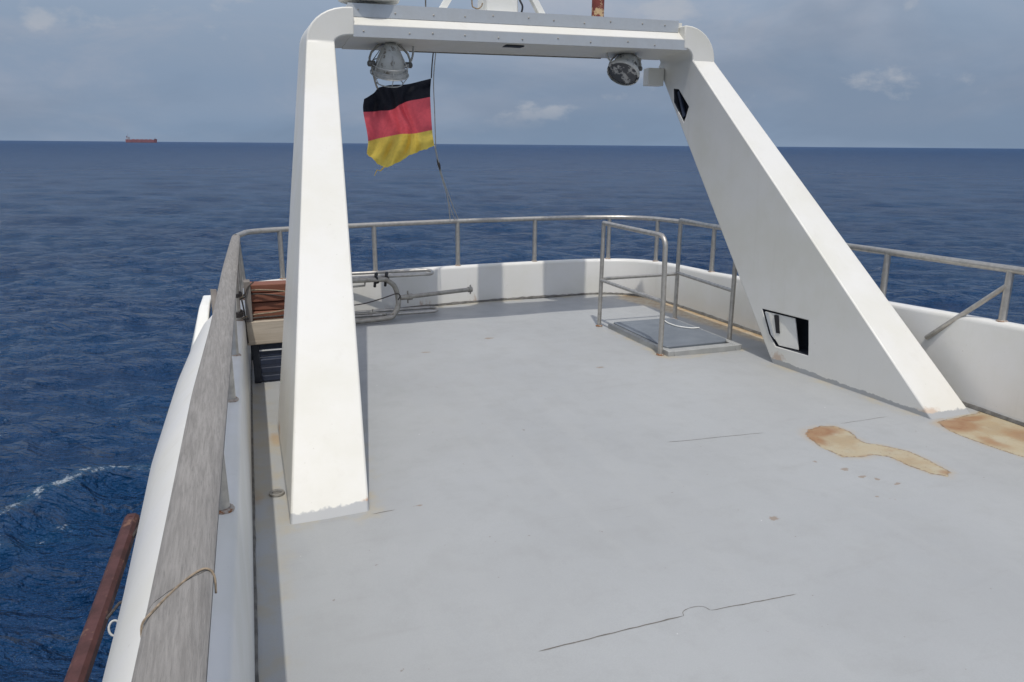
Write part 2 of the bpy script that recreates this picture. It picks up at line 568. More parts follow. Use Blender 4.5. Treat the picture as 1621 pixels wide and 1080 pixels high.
    def ridge(v):
        return math_(t, 'SUBTRACT', 1.0, math_(t, 'ABSOLUTE', math_(t, 'SUBTRACT', math_(t, 'MULTIPLY', v, 2.0), 1.0)))
    h0 = noise(t, scaled(t, Pw, 0.8, 1.2, 0), 5.5, 4, 0.6, 0.2)
    h1 = ridge(noise(t, scaled(t, Pw, 0.62, 1.3, 0), 1.5, 5, 0.62, 0.25))
    h2 = ridge(noise(t, scaled(t, Pw, 0.5, 1.2, 0), 0.55, 5, 0.6, 0.2))
    h3 = noise(t, scaled(t, Pw, 0.35, 1.0, 0), 0.13, 5, 0.66, 0.2)
    h = math_(t, 'ADD', math_(t, 'ADD', math_(t, 'MULTIPLY', h1, 1.5), math_(t, 'MULTIPLY', h2, 3.8)), math_(t, 'ADD', math_(t, 'MULTIPLY', h3, 9.0), math_(t, 'MULTIPLY', h0, 0.6)))
    bump(t, b, h, 1.0, 0.30)
    me.materials.append(m)
    o = bpy.data.objects.new('sea', me)
    C.objects.link(o)
    tag(o, kind='structure')


build_sea()

# ------------------------------------------------------------------ hull outline
INNER = [(-.16, -4.0), (-.10, 0.0), (-.065, 1.5), (-.035, 2.4), (.0, 3.6), (.05, 5.3), (.105, 6.8), (.135, 7.3), (.20, 7.56), (.38, 7.70),
         (.70, 7.80), (1.2, 7.91), (2.1, 8.07), (2.8, 8.13), (3.4, 8.15), (3.95, 8.13), (4.35, 8.03), (4.57, 7.82), (4.67, 7.45),
         (4.70, 6.8), (4.72, 5.8), (4.76, 3.5), (4.78, 1.0), (4.80, -4.0)]
PATH = np.array(catmull(INNER, 10))
TAN = np.gradient(PATH, axis=0)
TAN /= np.linalg.norm(TAN, axis=1)[:, None]
NRM = np.stack([-TAN[:, 1], TAN[:, 0]], 1)          # outward


def bulwark_h(y):
    return float(np.interp(y, [-4, 1, 3.4, 5, 6.7, 8.2], [.70, .68, .63, .55, .46, .42]))


def rail_z(y):
    return float(np.interp(y, [-4, 1, 3.4, 5, 8.2], [1.0, 1.0, .98, .955, .92]))


def path_at(i, off=0.0):
    return PATH[i] + NRM[i] * off


def nearest(x, y):
    return int(np.argmin(np.hypot(PATH[:, 0] - x, PATH[:, 1] - y)))


LEFT = np.array([p for p in PATH if p[0] < 0.2]);
RIGHT = np.array([p for p in PATH if p[0] > 4.5])[::-1]
STERN = np.array([p for p in PATH if p[1] > 7.5 and 0.19 <= p[0] <= 4.6])


def poly_sdf(px, py, poly):
    poly = np.array(poly, float)
    d = np.full(px.shape, 1e9); inside = np.zeros(px.shape, bool)
    n = len(poly)
    for i in range(n):
        a, b = poly[i], poly[(i + 1) % n]
        e = b - a
        t = np.clip(((px - a[0]) * e[0] + (py - a[1]) * e[1]) / (e @ e + 1e-12), 0, 1)
        d = np.minimum(d, np.hypot(px - a[0] - t * e[0], py - a[1] - t * e[1]))
        c = ((a[1] > py) != (b[1] > py)) & (px < (b[0] - a[0]) * (py - a[1]) / (b[1] - a[1] + 1e-12) + a[0])
        inside ^= c
    return np.where(inside, -d, d)


# ------------------------------------------------------------------ deck
STAIN = [(3.29, 3.54), (3.38, 3.61), (3.50, 3.64), (3.60, 3.61), (3.62, 3.50), (3.56, 3.38), (3.56, 3.30), (3.63, 3.24), (3.70, 3.11), (3.695, 2.95),
         (3.67, 2.80), (3.60, 2.765), (3.54, 2.82), (3.515, 2.95), (3.51, 3.09), (3.45, 3.14), (3.36, 3.13), (3.25, 3.18), (3.24, 3.36)]
RUSTR = [(4.27, 3.43), (4.66, 3.47), (4.78, 3.5), (4.80, 2.2), (4.55, 2.35), (4.28, 2.72), (4.22, 3.03), (4.21, 3.27)]
HATCHR = [(4.42, 8.05), (4.75, 7.9), (4.78, 5.1), (4.62, 5.15), (4.50, 6.2), (4.42, 7.2), (4.28, 7.75)]


def build_deck():
    us = np.linspace(0, 1, 300)
    vs = np.concatenate([np.linspace(0, .33, 40)[:-1], np.linspace(.33, 1, 420)])
    Yv = -4 + vs * 12.2
    sx = STERN[np.argsort(STERN[:, 0])]
    Xg = np.zeros((len(vs), len(us))); Yg = np.zeros_like(Xg)
    for i, y in enumerate(Yv):
        yy = min(y, 7.4)
        l = np.interp(yy, LEFT[:, 1], LEFT[:, 0]) - .03
        r = np.interp(yy, RIGHT[:, 1], RIGHT[:, 0]) + .03
        Xg[i] = l + us * (r - l)
        ylim = np.interp(Xg[i], sx[:, 0], sx[:, 1]) + .03
        f = np.clip((y - 5.0) / 3.2, 0, 1)
        Yg[i] = y + f * (ylim - 8.2)
    Zg = 0.004 * np.sin(Xg * 2.1 + 1) * np.sin(Yg * 1.3) + .003 * np.sin(Xg * 5 + Yg * 3.1)
    Zg *= np.clip(np.minimum(Xg - .15, 4.5 - Xg) / .4, 0, 1)
    px, py = Xg.ravel(), Yg.ravel()
    d_edge = poly_sdf(px, py, [tuple(p) for p in PATH[::3]])
    at_peel = np.minimum(poly_sdf(px, py, STAIN), poly_sdf(px, py, RUSTR))
    at_orange = poly_sdf(px, py, HATCHR)
    rustw = np.zeros(px.shape)
    for (gx, gy, sx_, sy_, w_) in ((3.42, 3.56, .17, .10, 1.15), (3.30, 3.46, .07, .14, .9), (3.60, 3.16, .05, .05, .5), (3.63, 2.82, .06, .05, .7), (3.42, 3.15, .10, .03, .5), (4.36, 3.34, .16, .12, 1.2), (4.52, 3.40, .2, .06, 1.0), (4.60, 3.05, .16, .2, .75),
                                   (4.30, 3.05, .08, .14, .7), (4.40, 2.80, .10, .12, .9), (4.6, 2.55, .12, .15, .6), (4.45, 7.85, .12, .12, .9), (4.68, 6.6, .08, 1.1, 1.1), (4.70, 5.5, .08, .5, .9), (3.42, 5.42, .10, .08, .8), (.17, 4.55, .05, .14, .9), (.03, 3.75, .05, .12, .7)):
        rustw = np.maximum(rustw, w_ * np.exp(-((px - gx) / sx_) ** 2 - ((py - gy) / sy_) ** 2))
    speck = np.zeros(px.shape)
    for (gx, gy, sx_, sy_) in ((2.37, 2.69, .035, .02), (3.16, 2.93, .03, .015), (3.21, 2.88, .025, .014), (3.27, 2.80, .03, .012), (3.05, 2.71, .02, .012), (3.10, 2.67, .022, .012), (3.06, 3.18, .02, .014), (3.14, 3.04, .03, .02), (.78, 3.395, .04, .01), (1.52, 6.2, .05, .02), (2.75, 5.3, .04, .02), (2.2, 6.5, .05, .03)):
        speck = np.maximum(speck, np.exp(-((px - gx) / sx_) ** 2 - ((py - gy) / sy_) ** 2))
    legs = np.minimum(poly_sdf(px, py, [(.16, 3.40), (.54, 3.42), (.64, 4.93), (.19, 4.75)]), poly_sdf(px, py, [(4.28, 3.46), (4.65, 3.47), (4.62, 4.95), (4.18, 4.95)]))
    hatch = poly_sdf(px, py, [(3.42, 5.36), (4.20, 5.36), (4.20, 6.5), (3.42, 6.5)])
    na = len(us)
    verts = np.stack([Xg, Yg, Zg], -1).reshape(-1, 3)
    i = np.arange(len(vs) - 1)[:, None] * na + np.arange(na - 1)[None, :]
    quads = np.stack([i, i + 1, i + 1 + na, i + na], -1).reshape(-1, 4)
    me = bpy.data.meshes.new('deck')
    me.vertices.add(len(verts)); me.vertices.foreach_set('co', verts.ravel().astype(np.float32))
    me.loops.add(quads.size); me.loops.foreach_set('vertex_index', quads.ravel().astype(np.int32))
    me.polygons.add(len(quads))
    me.polygons.foreach_set('loop_start', np.arange(0, quads.size, 4, dtype=np.int32))
    me.update(calc_edges=True)
    me.polygons.foreach_set('use_smooth', np.ones(len(quads), bool))
    for nm, ar in (('edge', -d_edge), ('peel', at_peel), ('orange', at_orange), ('legs', legs), ('hatch', hatch), ('rustw', rustw), ('speck', speck)):
        a = me.attributes.new(nm, 'FLOAT', 'POINT')
        a.data.foreach_set('value', ar.astype(np.float32))
    m, t, b, P = new_mat('grey_deck_paint')

    def attr(n_):
        a = N(t, 'ShaderNodeAttribute'); a.attribute_name = n_
        return a.outputs['Fac']
    n_big = noise(t, P, 0.8, 4, 0.55)
    n_mid = noise(t, P, 4.5, 5, 0.6)
    n_fine = noise(t, P, 60, 3, 0.6)
    n_edge = noise(t, P, 11, 5, 0.65)
    c = mix(t, ramp(t, n_big, 0.3, 0.7), (0.356, 0.366, 0.366), (0.324, 0.332, 0.332))
    c = mix(t, math_(t, 'MULTIPLY', ramp(t, n_mid, 0.45, 0.75), 0.32), c, (0.275, 0.28, 0.275))
    roll = noise(t, scaled(t, P, 5.5, 0.35, 1, (2, 0, 0)), 1.0, 4, 0.6)
    c = mix(t, math_(t, 'MULTIPLY', ramp(t, roll, 0.5, 0.7), 0.22), c, (0.385, 0.39, 0.38))
    scf = math_(t, 'MULTIPLY', ramp(t, noise(t, scaled(t, P, 1.2, 22, 1, (0, 4, 0)), 1.6, 3, 0.6, 1.5), 0.66, 0.71), ramp(t, n_big, 0.48, 0.6))
    c = mix(t, math_(t, 'MULTIPLY', scf, 0.30), c, (0.20, 0.195, 0.185))
    # dirt washed in streaks across the deck
    sw = noise(t, scaled(t, P, 0.5, 3.2, 1), 2.0, 5, 0.65)
    c = mix(t, math_(t, 'MULTIPLY', ramp(t, sw, 0.56, 0.78), 0.26), c, (0.25, 0.245, 0.235))
    grit = noise(t, P, 190, 2, 0.6)
    c = mix(t, math_(t, 'MULTIPLY', ramp(t, grit, 0.35, 0.65), 0.16), c, (0.24, 0.245, 0.245))
    # small dark flecks
    fl = noise(t, P, 24, 2, 0.5)
    c = mix(t, math_(t, 'MULTIPLY', ramp(t, fl, 0.745, 0.77), 0.6), c, (0.17, 0.14, 0.11))
    wt_ = noise(t, scaled(t, P, 1, 1, 1, (5, 5, 0)), 31, 1, 0.5)
    c = mix(t, math_(t, 'MULTIPLY', ramp(t, wt_, 0.83, 0.84), 0.7), c, (0.7, 0.7, 0.68))
    # yellowish bloom round the deck edge, the legs and the hatch
    e = attr('edge')
    lg = attr('legs')
    ht = attr('hatch')
    wob = math_(t, 'MULTIPLY', math_(t, 'SUBTRACT', n_edge, 0.5), 0.24)
    ye = ramp(t, math_(t, 'ADD', e, wob), 0.0, 0.20, 1.0, 0.0)
    yl = ramp(t, math_(t, 'ADD', lg, wob), 0.0, 0.12, 1.0, 0.0)
    yh = ramp(t, math_(t, 'ADD', ht, wob), 0.0, 0.10, 1.0, 0.0)
    patch = ramp(t, n_mid, 0.42, 0.62)
    yy = math_(t, 'MULTIPLY', math_(t, 'MAXIMUM', math_(t, 'MAXIMUM', ye, yl), yh), patch)
    c = mix(t, math_(t, 'MULTIPLY', yy, 0.55), c, (0.40, 0.345, 0.23))
    rs = math_(t, 'MULTIPLY', math_(t, 'MAXIMUM', ramp(t, math_(t, 'ADD', e, wob), 0.0, 0.07, 1.0, 0.0), ramp(t, math_(t, 'ADD', lg, wob), 0.0, 0.05, 1.0, 0.0)), ramp(t, n_edge, 0.58, 0.70))
    c = mix(t, math_(t, 'MULTIPLY', rs, 0.75), c, (0.22, 0.125, 0.055))
    # the strip of bare, rust-stained ply along the starboard bulwark
    og = math_(t, 'ADD', attr('orange'), math_(t, 'MULTIPLY', math_(t, 'SUBTRACT', n_edge, 0.5), 0.22))
    om = ramp(t, og, -0.03, 0.10, 1.0, 0.0)
    oc = mix(t, ramp(t, n_edge, 0.4, 0.65), (0.52, 0.45, 0.33), (0.42, 0.29, 0.16))
    c = mix(t, math_(t, 'MULTIPLY', om, 0.85), c, oc)
    # paint broken away to bare filler with rusty rims
    n_e2 = noise(t, P, 42, 5, 0.7)
    pl = math_(t, 'ADD', math_(t, 'ADD', attr('peel'), math_(t, 'MULTIPLY', math_(t, 'SUBTRACT', n_edge, 0.5), 0.05)), math_(t, 'MULTIPLY', math_(t, 'SUBTRACT', n_e2, 0.5), 0.045))
    pm = ramp(t, pl, -0.006, 0.003, 1.0, 0.0)
    rw = attr('rustw')
    rwn = ramp(t, math_(t, 'ADD', rw, math_(t, 'MULTIPLY', math_(t, 'SUBTRACT', n_edge, 0.5), 0.9)), 0.25, 0.85)
    bare = mix(t, ramp(t, n_mid, 0.40, 0.64), (0.39, 0.345, 0.245), (0.33, 0.26, 0.165))
    bare = mix(t, math_(t, 'MULTIPLY', rwn, 0.9), bare, (0.235, 0.105, 0.042))
    rim = math_(t, 'MULTIPLY', ramp(t, pl, -0.020, -0.004), ramp(t, n_e2, 0.42, 0.54))
    bare = mix(t, math_(t, 'MULTIPLY', rim, 0.9), bare, (0.105, 0.05, 0.026))
    bare = mix(t, math_(t, 'MULTIPLY', ramp(t, n_fine, 0.62, 0.70), 0.55), bare, (0.12, 0.07, 0.04))
    c = mix(t, math_(t, 'MULTIPLY', rwn, math_(t, 'ADD', 0.10, math_(t, 'MULTIPLY', ramp(t, math_(t, 'MINIMUM', e, lg), 0.0, 0.3, 1.0, 0.0), 0.5))), c, (0.36, 0.235, 0.11))
    sk = ramp(t, math_(t, 'ADD', attr('speck'), math_(t, 'MULTIPLY', math_(t, 'SUBTRACT', noise(t, P, 45, 3, 0.6), 0.5), 0.9)), 0.35, 0.6)
    c = mix(t, math_(t, 'MULTIPLY', sk, 0.65), c, (0.22, 0.15, 0.09))
    c = mix(t, pm, c, bare)
    halo = math_(t, 'MULTIPLY', math_(t, 'MULTIPLY', ramp(t, pl, 0.0, 0.06, 1.0, 0.0), ramp(t, n_edge, 0.35, 0.6)), 0.6)
    c = mix(t, halo, c, mix(t, 0.5, c, (0.40, 0.30, 0.17)))
    setb(t, b, 'Base Color', c)
    setb(t, b, 'Roughness', ramp(t, n_mid, 0.3, 0.7, 0.42, 0.58))
    h = math_(t, 'ADD', math_(t, 'MULTIPLY', n_fine, 0.16), math_(t, 'ADD', math_(t, 'MULTIPLY', n_mid, 0.6), math_(t, 'MULTIPLY', pm, -1.6)))
    bump(t, b, h, 0.35, 0.006)
    me.materials.append(m)
    o = bpy.data.objects.new('deck', me)
    C.objects.link(o)
    tag(o, kind='structure')
    ORG[o] = (0, 0, 0)
    return o


deck = build_deck()


def deck_z(x, y):
    z = 0.004 * math.sin(x * 2.1 + 1) * math.sin(y * 1.3) + .003 * math.sin(x * 5 + y * 3.1)
    return z * min(1, max(0, min(x - .15, 4.5 - x) / .4))


def strip(name, pts, w, z, mat, parent, jit=0.3):
    pts = [Vector((p[0], p[1], 0)) for p in pts]
    V, F = [], []
    for i, p in enumerate(pts):
        d = (pts[min(i + 1, len(pts) - 1)] - pts[max(i - 1, 0)]).normalized()
        n = Vector((-d.y, d.x, 0))
        ww = w * (1 + rnd.uniform(-jit, jit)) * (0.15 if i in (0, len(pts) - 1) else 1)
        zz = z + deck_z(p.x, p.y)
        V += [(p.x + n.x * ww, p.y + n.y * ww, zz), (p.x - n.x * ww, p.y - n.y * ww, zz)]
        if i:
            F.append((2 * i - 2, 2 * i - 1, 2 * i + 1, 2 * i))
    return obj(name, V, F, mat, parent)


def wob(a, b, n, amp):
    a = np.array(a); b = np.array(b)
    return [tuple(a + (b - a) * i / n + np.array([rnd.uniform(-amp, amp), rnd.uniform(-amp, amp)])) for i in range(n + 1)]


ZC = 0.0012
strip('deck_crack', wob((.92, 2.16), (1.52, 2.16), 18, .0015), .0026, ZC, MAT['crack'], deck)
strip('deck_crack', catmull([(1.52, 2.158), (1.535, 2.185), (1.58, 2.197), (1.625, 2.188), (1.64, 2.158)], 5), .0012, ZC, MAT['crack'], deck)
strip('deck_crack', wob((1.64, 2.155), (2.04, 2.14), 14, .0015), .0020, ZC, MAT['crack'], deck)
strip('deck_crack', wob((2.40, 3.72), (3.07, 3.65), 14, .002), .0017, ZC, MAT['crack'], deck)
strip('deck_crack', wob((3.66, 3.63), (4.05, 3.62), 10, .002), .0014, ZC, MAT['crack'], deck)
strip('deck_crack', wob((.545, 3.39), (.66, 3.395), 6, .002), .002, ZC, MAT['crack'], deck)

# ------------------------------------------------------------------ hull and bulwark
hull = thing('yacht_hull', (2.4, 2.0, SEA), 'white painted yacht hull with low bulwark curving round the grey deck', 'hull')


def build_bulwark():
    secs = []
    for i in range(len(PATH)):
        h = bulwark_h(PATH[i][1])
        prof = [(.0, -.03), (.0, .05), (.002, h - .03), (.006, h - .012), (.018, h), (.06, h + .004), (.115, h - .003), (.135, h - .02)]
        secs.append([(*(PATH[i] + NRM[i] * a), z) for a, z in prof])
    V, F = loft_geo(secs, False, False)
    obj('bulwark', V, F, MAT['hull'], hull, smooth=True, angle=60)
    secs = []
    for i in range(len(PATH)):
        h = bulwark_h(PATH[i][1])
        side = float(np.interp(PATH[i][1], [-4, 1.2, 2.3, 3.5, 5, 6.4, 7.45], [.6, .72, .82, .98, 1.04, 1.0, .45]))
        g = [(.135, h - .02)] + [(.135 + o_ * side, z) for o_, z in ((.05, h - .028), (.115, h - .06), (.20, h - .14), (.27, h - .26), (.315, h - .42), (.34, h - .62), (.352, h - .85), (.34, -.9), (.2, -2.2))] + [(.05, -3.8), (-.3, -5.8)]
        secs.append([(*(PATH[i] + NRM[i] * a), z) for a, z in g])
    V, F = loft_geo(secs, False, False)
    obj('hull_side', V, F, MAT['hull'], hull, smooth=True, angle=60)
    # lumpy sealant bead along the foot of the bulwark
    pts, rad = [], []
    for i in range(0, len(PATH), 1):
        if PATH[i][1] < 0.5:
            continue
        p = PATH[i] - NRM[i] * .004
        pts.append((p[0], p[1], .004)); rad.append(.010 + .006 * abs(math.sin(i * 1.7)) + rnd.uniform(0, .006))
    # leave gaps on the port side where the bead is thin
    rad = [r_ * (0.45 if p[0] < .5 and p[1] < 7 else 1.15) for r_, p in zip(rad, pts)]
    V, F = tube_geo(pts, rad, 6)
    obj('sealant_bead', V, F, MAT['sealant'], hull, smooth=True)


build_bulwark()

# ------------------------------------------------------------------ railings
POST_R, RAIL_R = .0245, .0255
srail = thing('stern_railing', (*path_at(nearest(2.4, 8.1), .06), .42), 'grey tubular steel railing along the stern and starboard bulwark', 'railing')
i0 = nearest(.19, 7.54); i1 = len(PATH) - 1
pts = [(*path_at(i, .06), rail_z(PATH[i][1])) for i in range(i0, i1 + 1)]
pts = [(.062, 7.50, .905)] + pts[1:]
tube('top_rail', pts, RAIL_R, MAT['steel'], srail, 12)


def post_at(x, y, parent, off=.06, r=POST_R, ztop=None, lean=0.0):
    i = nearest(x, y)
    p = path_at(i, off)
    h = bulwark_h(PATH[i][1])
    zt = (rail_z(PATH[i][1]) if ztop is None else ztop) - .01
    q = path_at(i, off + lean)
    o = tube('post', [(p[0], p[1], h - .01), (q[0], q[1], zt)], r, MAT['steel'], parent, 10)
    V, F = lathe_geo([(r * 1.5, 0), (r * 1.5, .006), (r * 1.15, .012)], (p[0], p[1], h), (0, 0, 1), 12)
    obj('base_flange', V, F, MAT['ruststeel'], o, smooth=True)
    return o


for (x, y) in ((.50, 7.74), (1.44, 7.95), (2.40, 8.1), (3.37, 8.15), (4.25, 8.07), (4.66, 7.72), (4.71, 6.74), (4.74, 4.55), (4.765, 3.40), (4.78, 2.2), (4.79, 1.0)):
    post_at(x, y, srail)
b0 = path_at(nearest(4.765, 3.45), .05)
b1 = path_at(nearest(4.75, 4.10), -.012)
tube('brace', [(b0[0], b0[1], .87), (b1[0], b1[1], .40)], .018, MAT['steel'], srail)

prail = thing('wooden_handrail', (-.09, 2.3, .66), 'weathered flat wooden handrail on steel posts along the port bulwark', 'railing')
EDGE = [(-1.6, -.27, -.155), (0.0, -.235, -.115), (1.1, -.193, -.087), (1.65, -.178, -.072), (2.6, -.155, -.042), (3.6, -.112, -.012), (5.4, -.055, .040), (6.4, -.018, .068), (7.35, .020, .095), (7.53, .028, .098)]


def rail_xz(y):
    e = np.array(EDGE)
    z = np.interp(y, [-2, 1.1, 3.5, 5.4, 7.5], [.97, .96, .95, .945, .915])
    return float(np.interp(y, e[:, 0], e[:, 1])), float(np.interp(y, e[:, 0], e[:, 2])), float(z)


def build_handrail():
    def seg(y0, y1, dz, name, cut=0.0):
        secs = []
        n = max(6, int((y1 - y0) / .12))
        for i in range(n + 1):
            y = y0 + (y1 - y0) * i / n
            a, b, z = rail_xz(y)
            z += dz
            ex = (b - a)
            pr = [(a, z - .036), (a - .002, z - .010), (a + .010, z), (a + .3 * ex, z + .004), (a + .7 * ex, z + .004), (b - .010, z), (b + .002, z - .010), (b, z - .036)]
            secs.append([(x, y + (cut * ((x - a) / ex) if i in (0, n) else cut * ((x - a) / ex)), zz) for x, zz in pr])
        V, F = loft_geo(secs)
        return obj(name, V, F, MAT['railwood'], prail, smooth=True, angle=35)
    # two planks meet in a slanted scarf joint, the nearer one sits a hair proud
    seg(-1.6, 1.315, .0015, 'rail_plank', .10)
    seg(1.321, 7.53, 0.0, 'rail_plank', .0999)


build_handrail()
for y in (0.1, 1.2, 2.28, 3.42, 4.50, 5.62, 6.66, 7.36):
    a, b, z = rail_xz(y)
    i = nearest(np.interp(y, LEFT[:, 1], LEFT[:, 0]), y)
    p = path_at(i, .048)
    h = bulwark_h(y)
    o = tube('post', [(p[0], p[1], h - .01), (a * .35 + b * .65, y + .0, z - .03)], POST_R, MAT['steel'], prail)
    V, F = lathe_geo([(.036, 0), (.036, .006), (.028, .012)], (p[0], p[1], h), (0, 0, 1), 12)
    obj('base_flange', V, F, MAT['ruststeel'], o, smooth=True)

# thin line wound over the handrail at the scarf
a, b, z = rail_xz(1.3)
cord = tube('rail_cord', [(a - .004, 1.255, z - .04), (a - .004, 1.27, z - .004), (a + .012, 1.295, z + .004), (a + .05, 1.36, z + .0065), (b - .022, 1.405, z + .005), (b - .004, 1.408, z + .002), (b + .004, 1.40, z - .012), (b + .004, 1.39, z - .04)], .0022, MAT['rope'], None, 6, 5)
tag(cord, 'thin grey cord wound across the near part of the wooden handrail', 'cord')

# ------------------------------------------------------------------ radar arch
arch = thing('radar_arch', (2.44, 4.2, 0), 'raked white arch with two slanting legs and a crossbeam', 'arch')
ZT = 2.49


def leg_sections(fo, fi, bi, bo, fo2, fi2, bi2, bo2, n=6):
    A0 = [Vector((*p, -.01)) for p in (fo, fi, bi, bo)]
    A1 = [Vector(p) for p in (fo2, fi2, bi2, bo2)]
    return [[tuple(a.lerp(b, i / n)) for a, b in zip(A0, A1)] for i in range(n + 1)]


def bend(side):
    """sections that carry a leg round into the crossbeam"""
    out = []
    for k in range(1, 10):
        t = k / 9 * math.pi / 2
        if side < 0:
            fo = (.995 - .335 * math.cos(t), 2.49 + .257 * math.sin(t)); fi = (1.0 - .13 * math.cos(t) ** 1.0, 2.49 + .055 * math.sin(t))
        else:
            fo = (3.955 + .305 * math.cos(t), 2.49 + .292 * math.sin(t)); fi = (3.95 + .08 * math.cos(t), 2.49 + .098 * math.sin(t))
        yb = 6.80 - .10 * math.sin(t)
        dr = .043 * math.sin(t)
        out.append([(fo[0], 6.20, fo[1]), (fi[0], 6.20, fi[1]), (fi[0], yb, fi[1] - dr), (fo[0], yb, fo[1])])
    x = 1.02 if side < 0 else 3.93
    l = out[-1]
    out.append([(x, p[1], p[2]) for p in l])
    return out


secsL = leg_sections((.16, 3.40), (.54, 3.42), (.64, 4.93), (.19, 4.75), (.66, 6.20, ZT), (.87, 6.20, ZT), (.87, 6.80, ZT), (.66, 6.80, ZT)) + bend(-1)
V, F = loft_geo(secsL)
legL = obj('leg', V, F, MAT['arch'], arch, bevel=.016, seg=3)
secsR = leg_sections((4.65, 3.47), (4.28, 3.46), (4.18, 4.95), (4.62, 4.95), (4.26, 6.20, ZT), (4.03, 6.20, ZT), (4.03, 6.80, ZT), (4.26, 6.80, ZT)) + bend(1)
V, F = loft_geo(secsR)
legR = obj('leg', V, F, MAT['arch'], arch)


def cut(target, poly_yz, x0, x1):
    c = prism('cutter', poly_yz, 'X', x0, x1, MAT['dark'])  # cut walls coloured near-black for the shade inside the hollow leg
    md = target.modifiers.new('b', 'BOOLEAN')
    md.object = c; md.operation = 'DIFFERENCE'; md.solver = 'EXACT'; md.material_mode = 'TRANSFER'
    bpy.context.view_layer.update()
    dg = bpy.context.evaluated_depsgraph_get()
    me = bpy.data.meshes.new_from_object(target.evaluated_get(dg))
    target.modifiers.clear()
    target.data = me
    bpy.data.objects.remove(c, do_unlink=True)


LO = [(5.12, .425), (4.61, .435), (4.58, .16), (4.93, .15), (5.02, .235)]
HI = [(6.52, 2.27), (6.44, 2.26), (6.27, 2.10), (6.34, 1.97), (6.51, 2.15)]
cut(legR, LO, 3.8, 4.36)
cut(legR, HI, 3.7, 4.16)
b_ = legR.modifiers.new('bevel', 'BEVEL'); b_.width = .012; b_.segments = 2; b_.limit_method = 'ANGLE'; b_.angle_limit = R(50)
legR.data.polygons.foreach_set('use_smooth', [True] * len(legR.data.polygons)); legR.data.set_sharp_from_angle(angle=R(35))

# broken access panel hanging in the lower opening
def quadplate(name, pts, th, mat, parent, bevel=0.0):
    pts = [Vector(p) for p in pts]
    n = (pts[1] - pts[0]).cross(pts[2] - pts[0]).normalized()
    if n.x > 0:
        n = -n
    V = [p for p in pts] + [p - n * th for p in pts]
    m_ = len(pts)
    F = [tuple(range(m_)), tuple(range(m_, 2 * m_))] + [(i, (i + 1) % m_, m_ + (i + 1) % m_, m_ + i) for i in range(m_)]
    return obj(name, V, F, mat, parent, bevel=bevel)


pan = quadplate('access_panel', [(4.166, 5.085, .412), (4.212, 4.775, .415), (4.225, 4.715, .165), (4.185, 4.90, .160), (4.176, 4.985, .235)], .012, MAT['arch'], arch, .003)
quadplate('slot_shade', [(4.168, 4.975, .405), (4.173, 4.935, .408), (4.183, 4.905, .262), (4.179, 4.942, .258)], .012, MAT['black'], pan)  # solid black plate standing in for the darkness of a slot
quadplate('louvre', [(4.155, 5.075, .41), (4.162, 5.045, .41), (4.172, 4.945, .205), (4.166, 4.985, .235)], .006, MAT['alu'], pan)
box('grating_bar', (4.075, 6.41, 2.13), (.02, .03, .26), MAT['bluecrate'], arch, Quaternion((1, 0, 0), R(-28)))


# crossbeam: lower front edge, sloping band, upper front edge
BX0, BX1 = 1.02, 3.93


def beam_sec(x):
    f = (x - BX0) / (BX1 - BX0)
    dz = .040 * f
    return [(x, 6.215, 2.542 + dz), (x, 6.215, 2.625 + dz), (x, 6.305, 2.695 + dz), (x, 6.305, 2.775 + dz), (x, 6.69, 2.785 + dz), (x, 6.69, 2.497 + dz)]


V, F = loft_geo([beam_sec(BX0 - .03), beam_sec(2.0), beam_sec(3.0), beam_sec(BX1 + .03)])
beam = obj('crossbeam', V, F, MAT['arch'], arch)


def plate(name, y, z0, z1, x0, x1):
    th = .006
    f0 = (x0 - BX0) / (BX1 - BX0) * .04; f1 = (x1 - BX0) / (BX1 - BX0) * .04
    V = [(x0, y, z0 + f0), (x1, y, z0 + f1), (x1, y, z1 + f1), (x0, y, z1 + f0), (x0, y + th, z0 + f0), (x1, y + th, z0 + f1), (x1, y + th, z1 + f1), (x0, y + th, z1 + f0)]
    F = [(0, 1, 2, 3), (4, 5, 6, 7), (0, 1, 5, 4), (1, 2, 6, 5), (2, 3, 7, 6), (3, 0, 4, 7)]
    o = obj(name, V, F, MAT['alu'], arch)
    x = x0 + .08
    while x < x1 - .05:
        f = (x - BX0) / (BX1 - BX0) * .04
        zz = (z0 + z1) / 2 + f + rnd.uniform(-.012, .012)
        V, F = lathe_geo([(.007, 0), (.007, .003), (.004, .005)], (x, y, zz), (0, -1, 0), 8)
        obj('screw', V, F, MAT['galv'], o)
        x += rnd.uniform(.17, .36)
    return o


plate('lower_edge_plate', 6.203, 2.537, 2.618, BX0 - .01, BX1 + .03)
plate('upper_edge_plate', 6.295, 2.692, 2.79, BX0 - .03, BX1 - .01)
# dark rubber edging below the rear of the beam, and a dark plate painting the shade of a soffit gap
V, F = tube_geo([(1.55, 6.68, 2.505), (2.6, 6.68, 2.519), (3.35, 6.68, 2.529)], .008, 6)
obj('edge_trim', V, F, MAT['sealant'], arch)
box('soffit_gap_shade', (2.36, 6.34, 2.545), (.16, .10, .008), MAT['dark'], arch)
# small box bracket behind the starboard leg
box('bracket', (3.94, 6.72, 2.385), (.17, .10, .16), MAT['arch'], arch, bevel=.006)

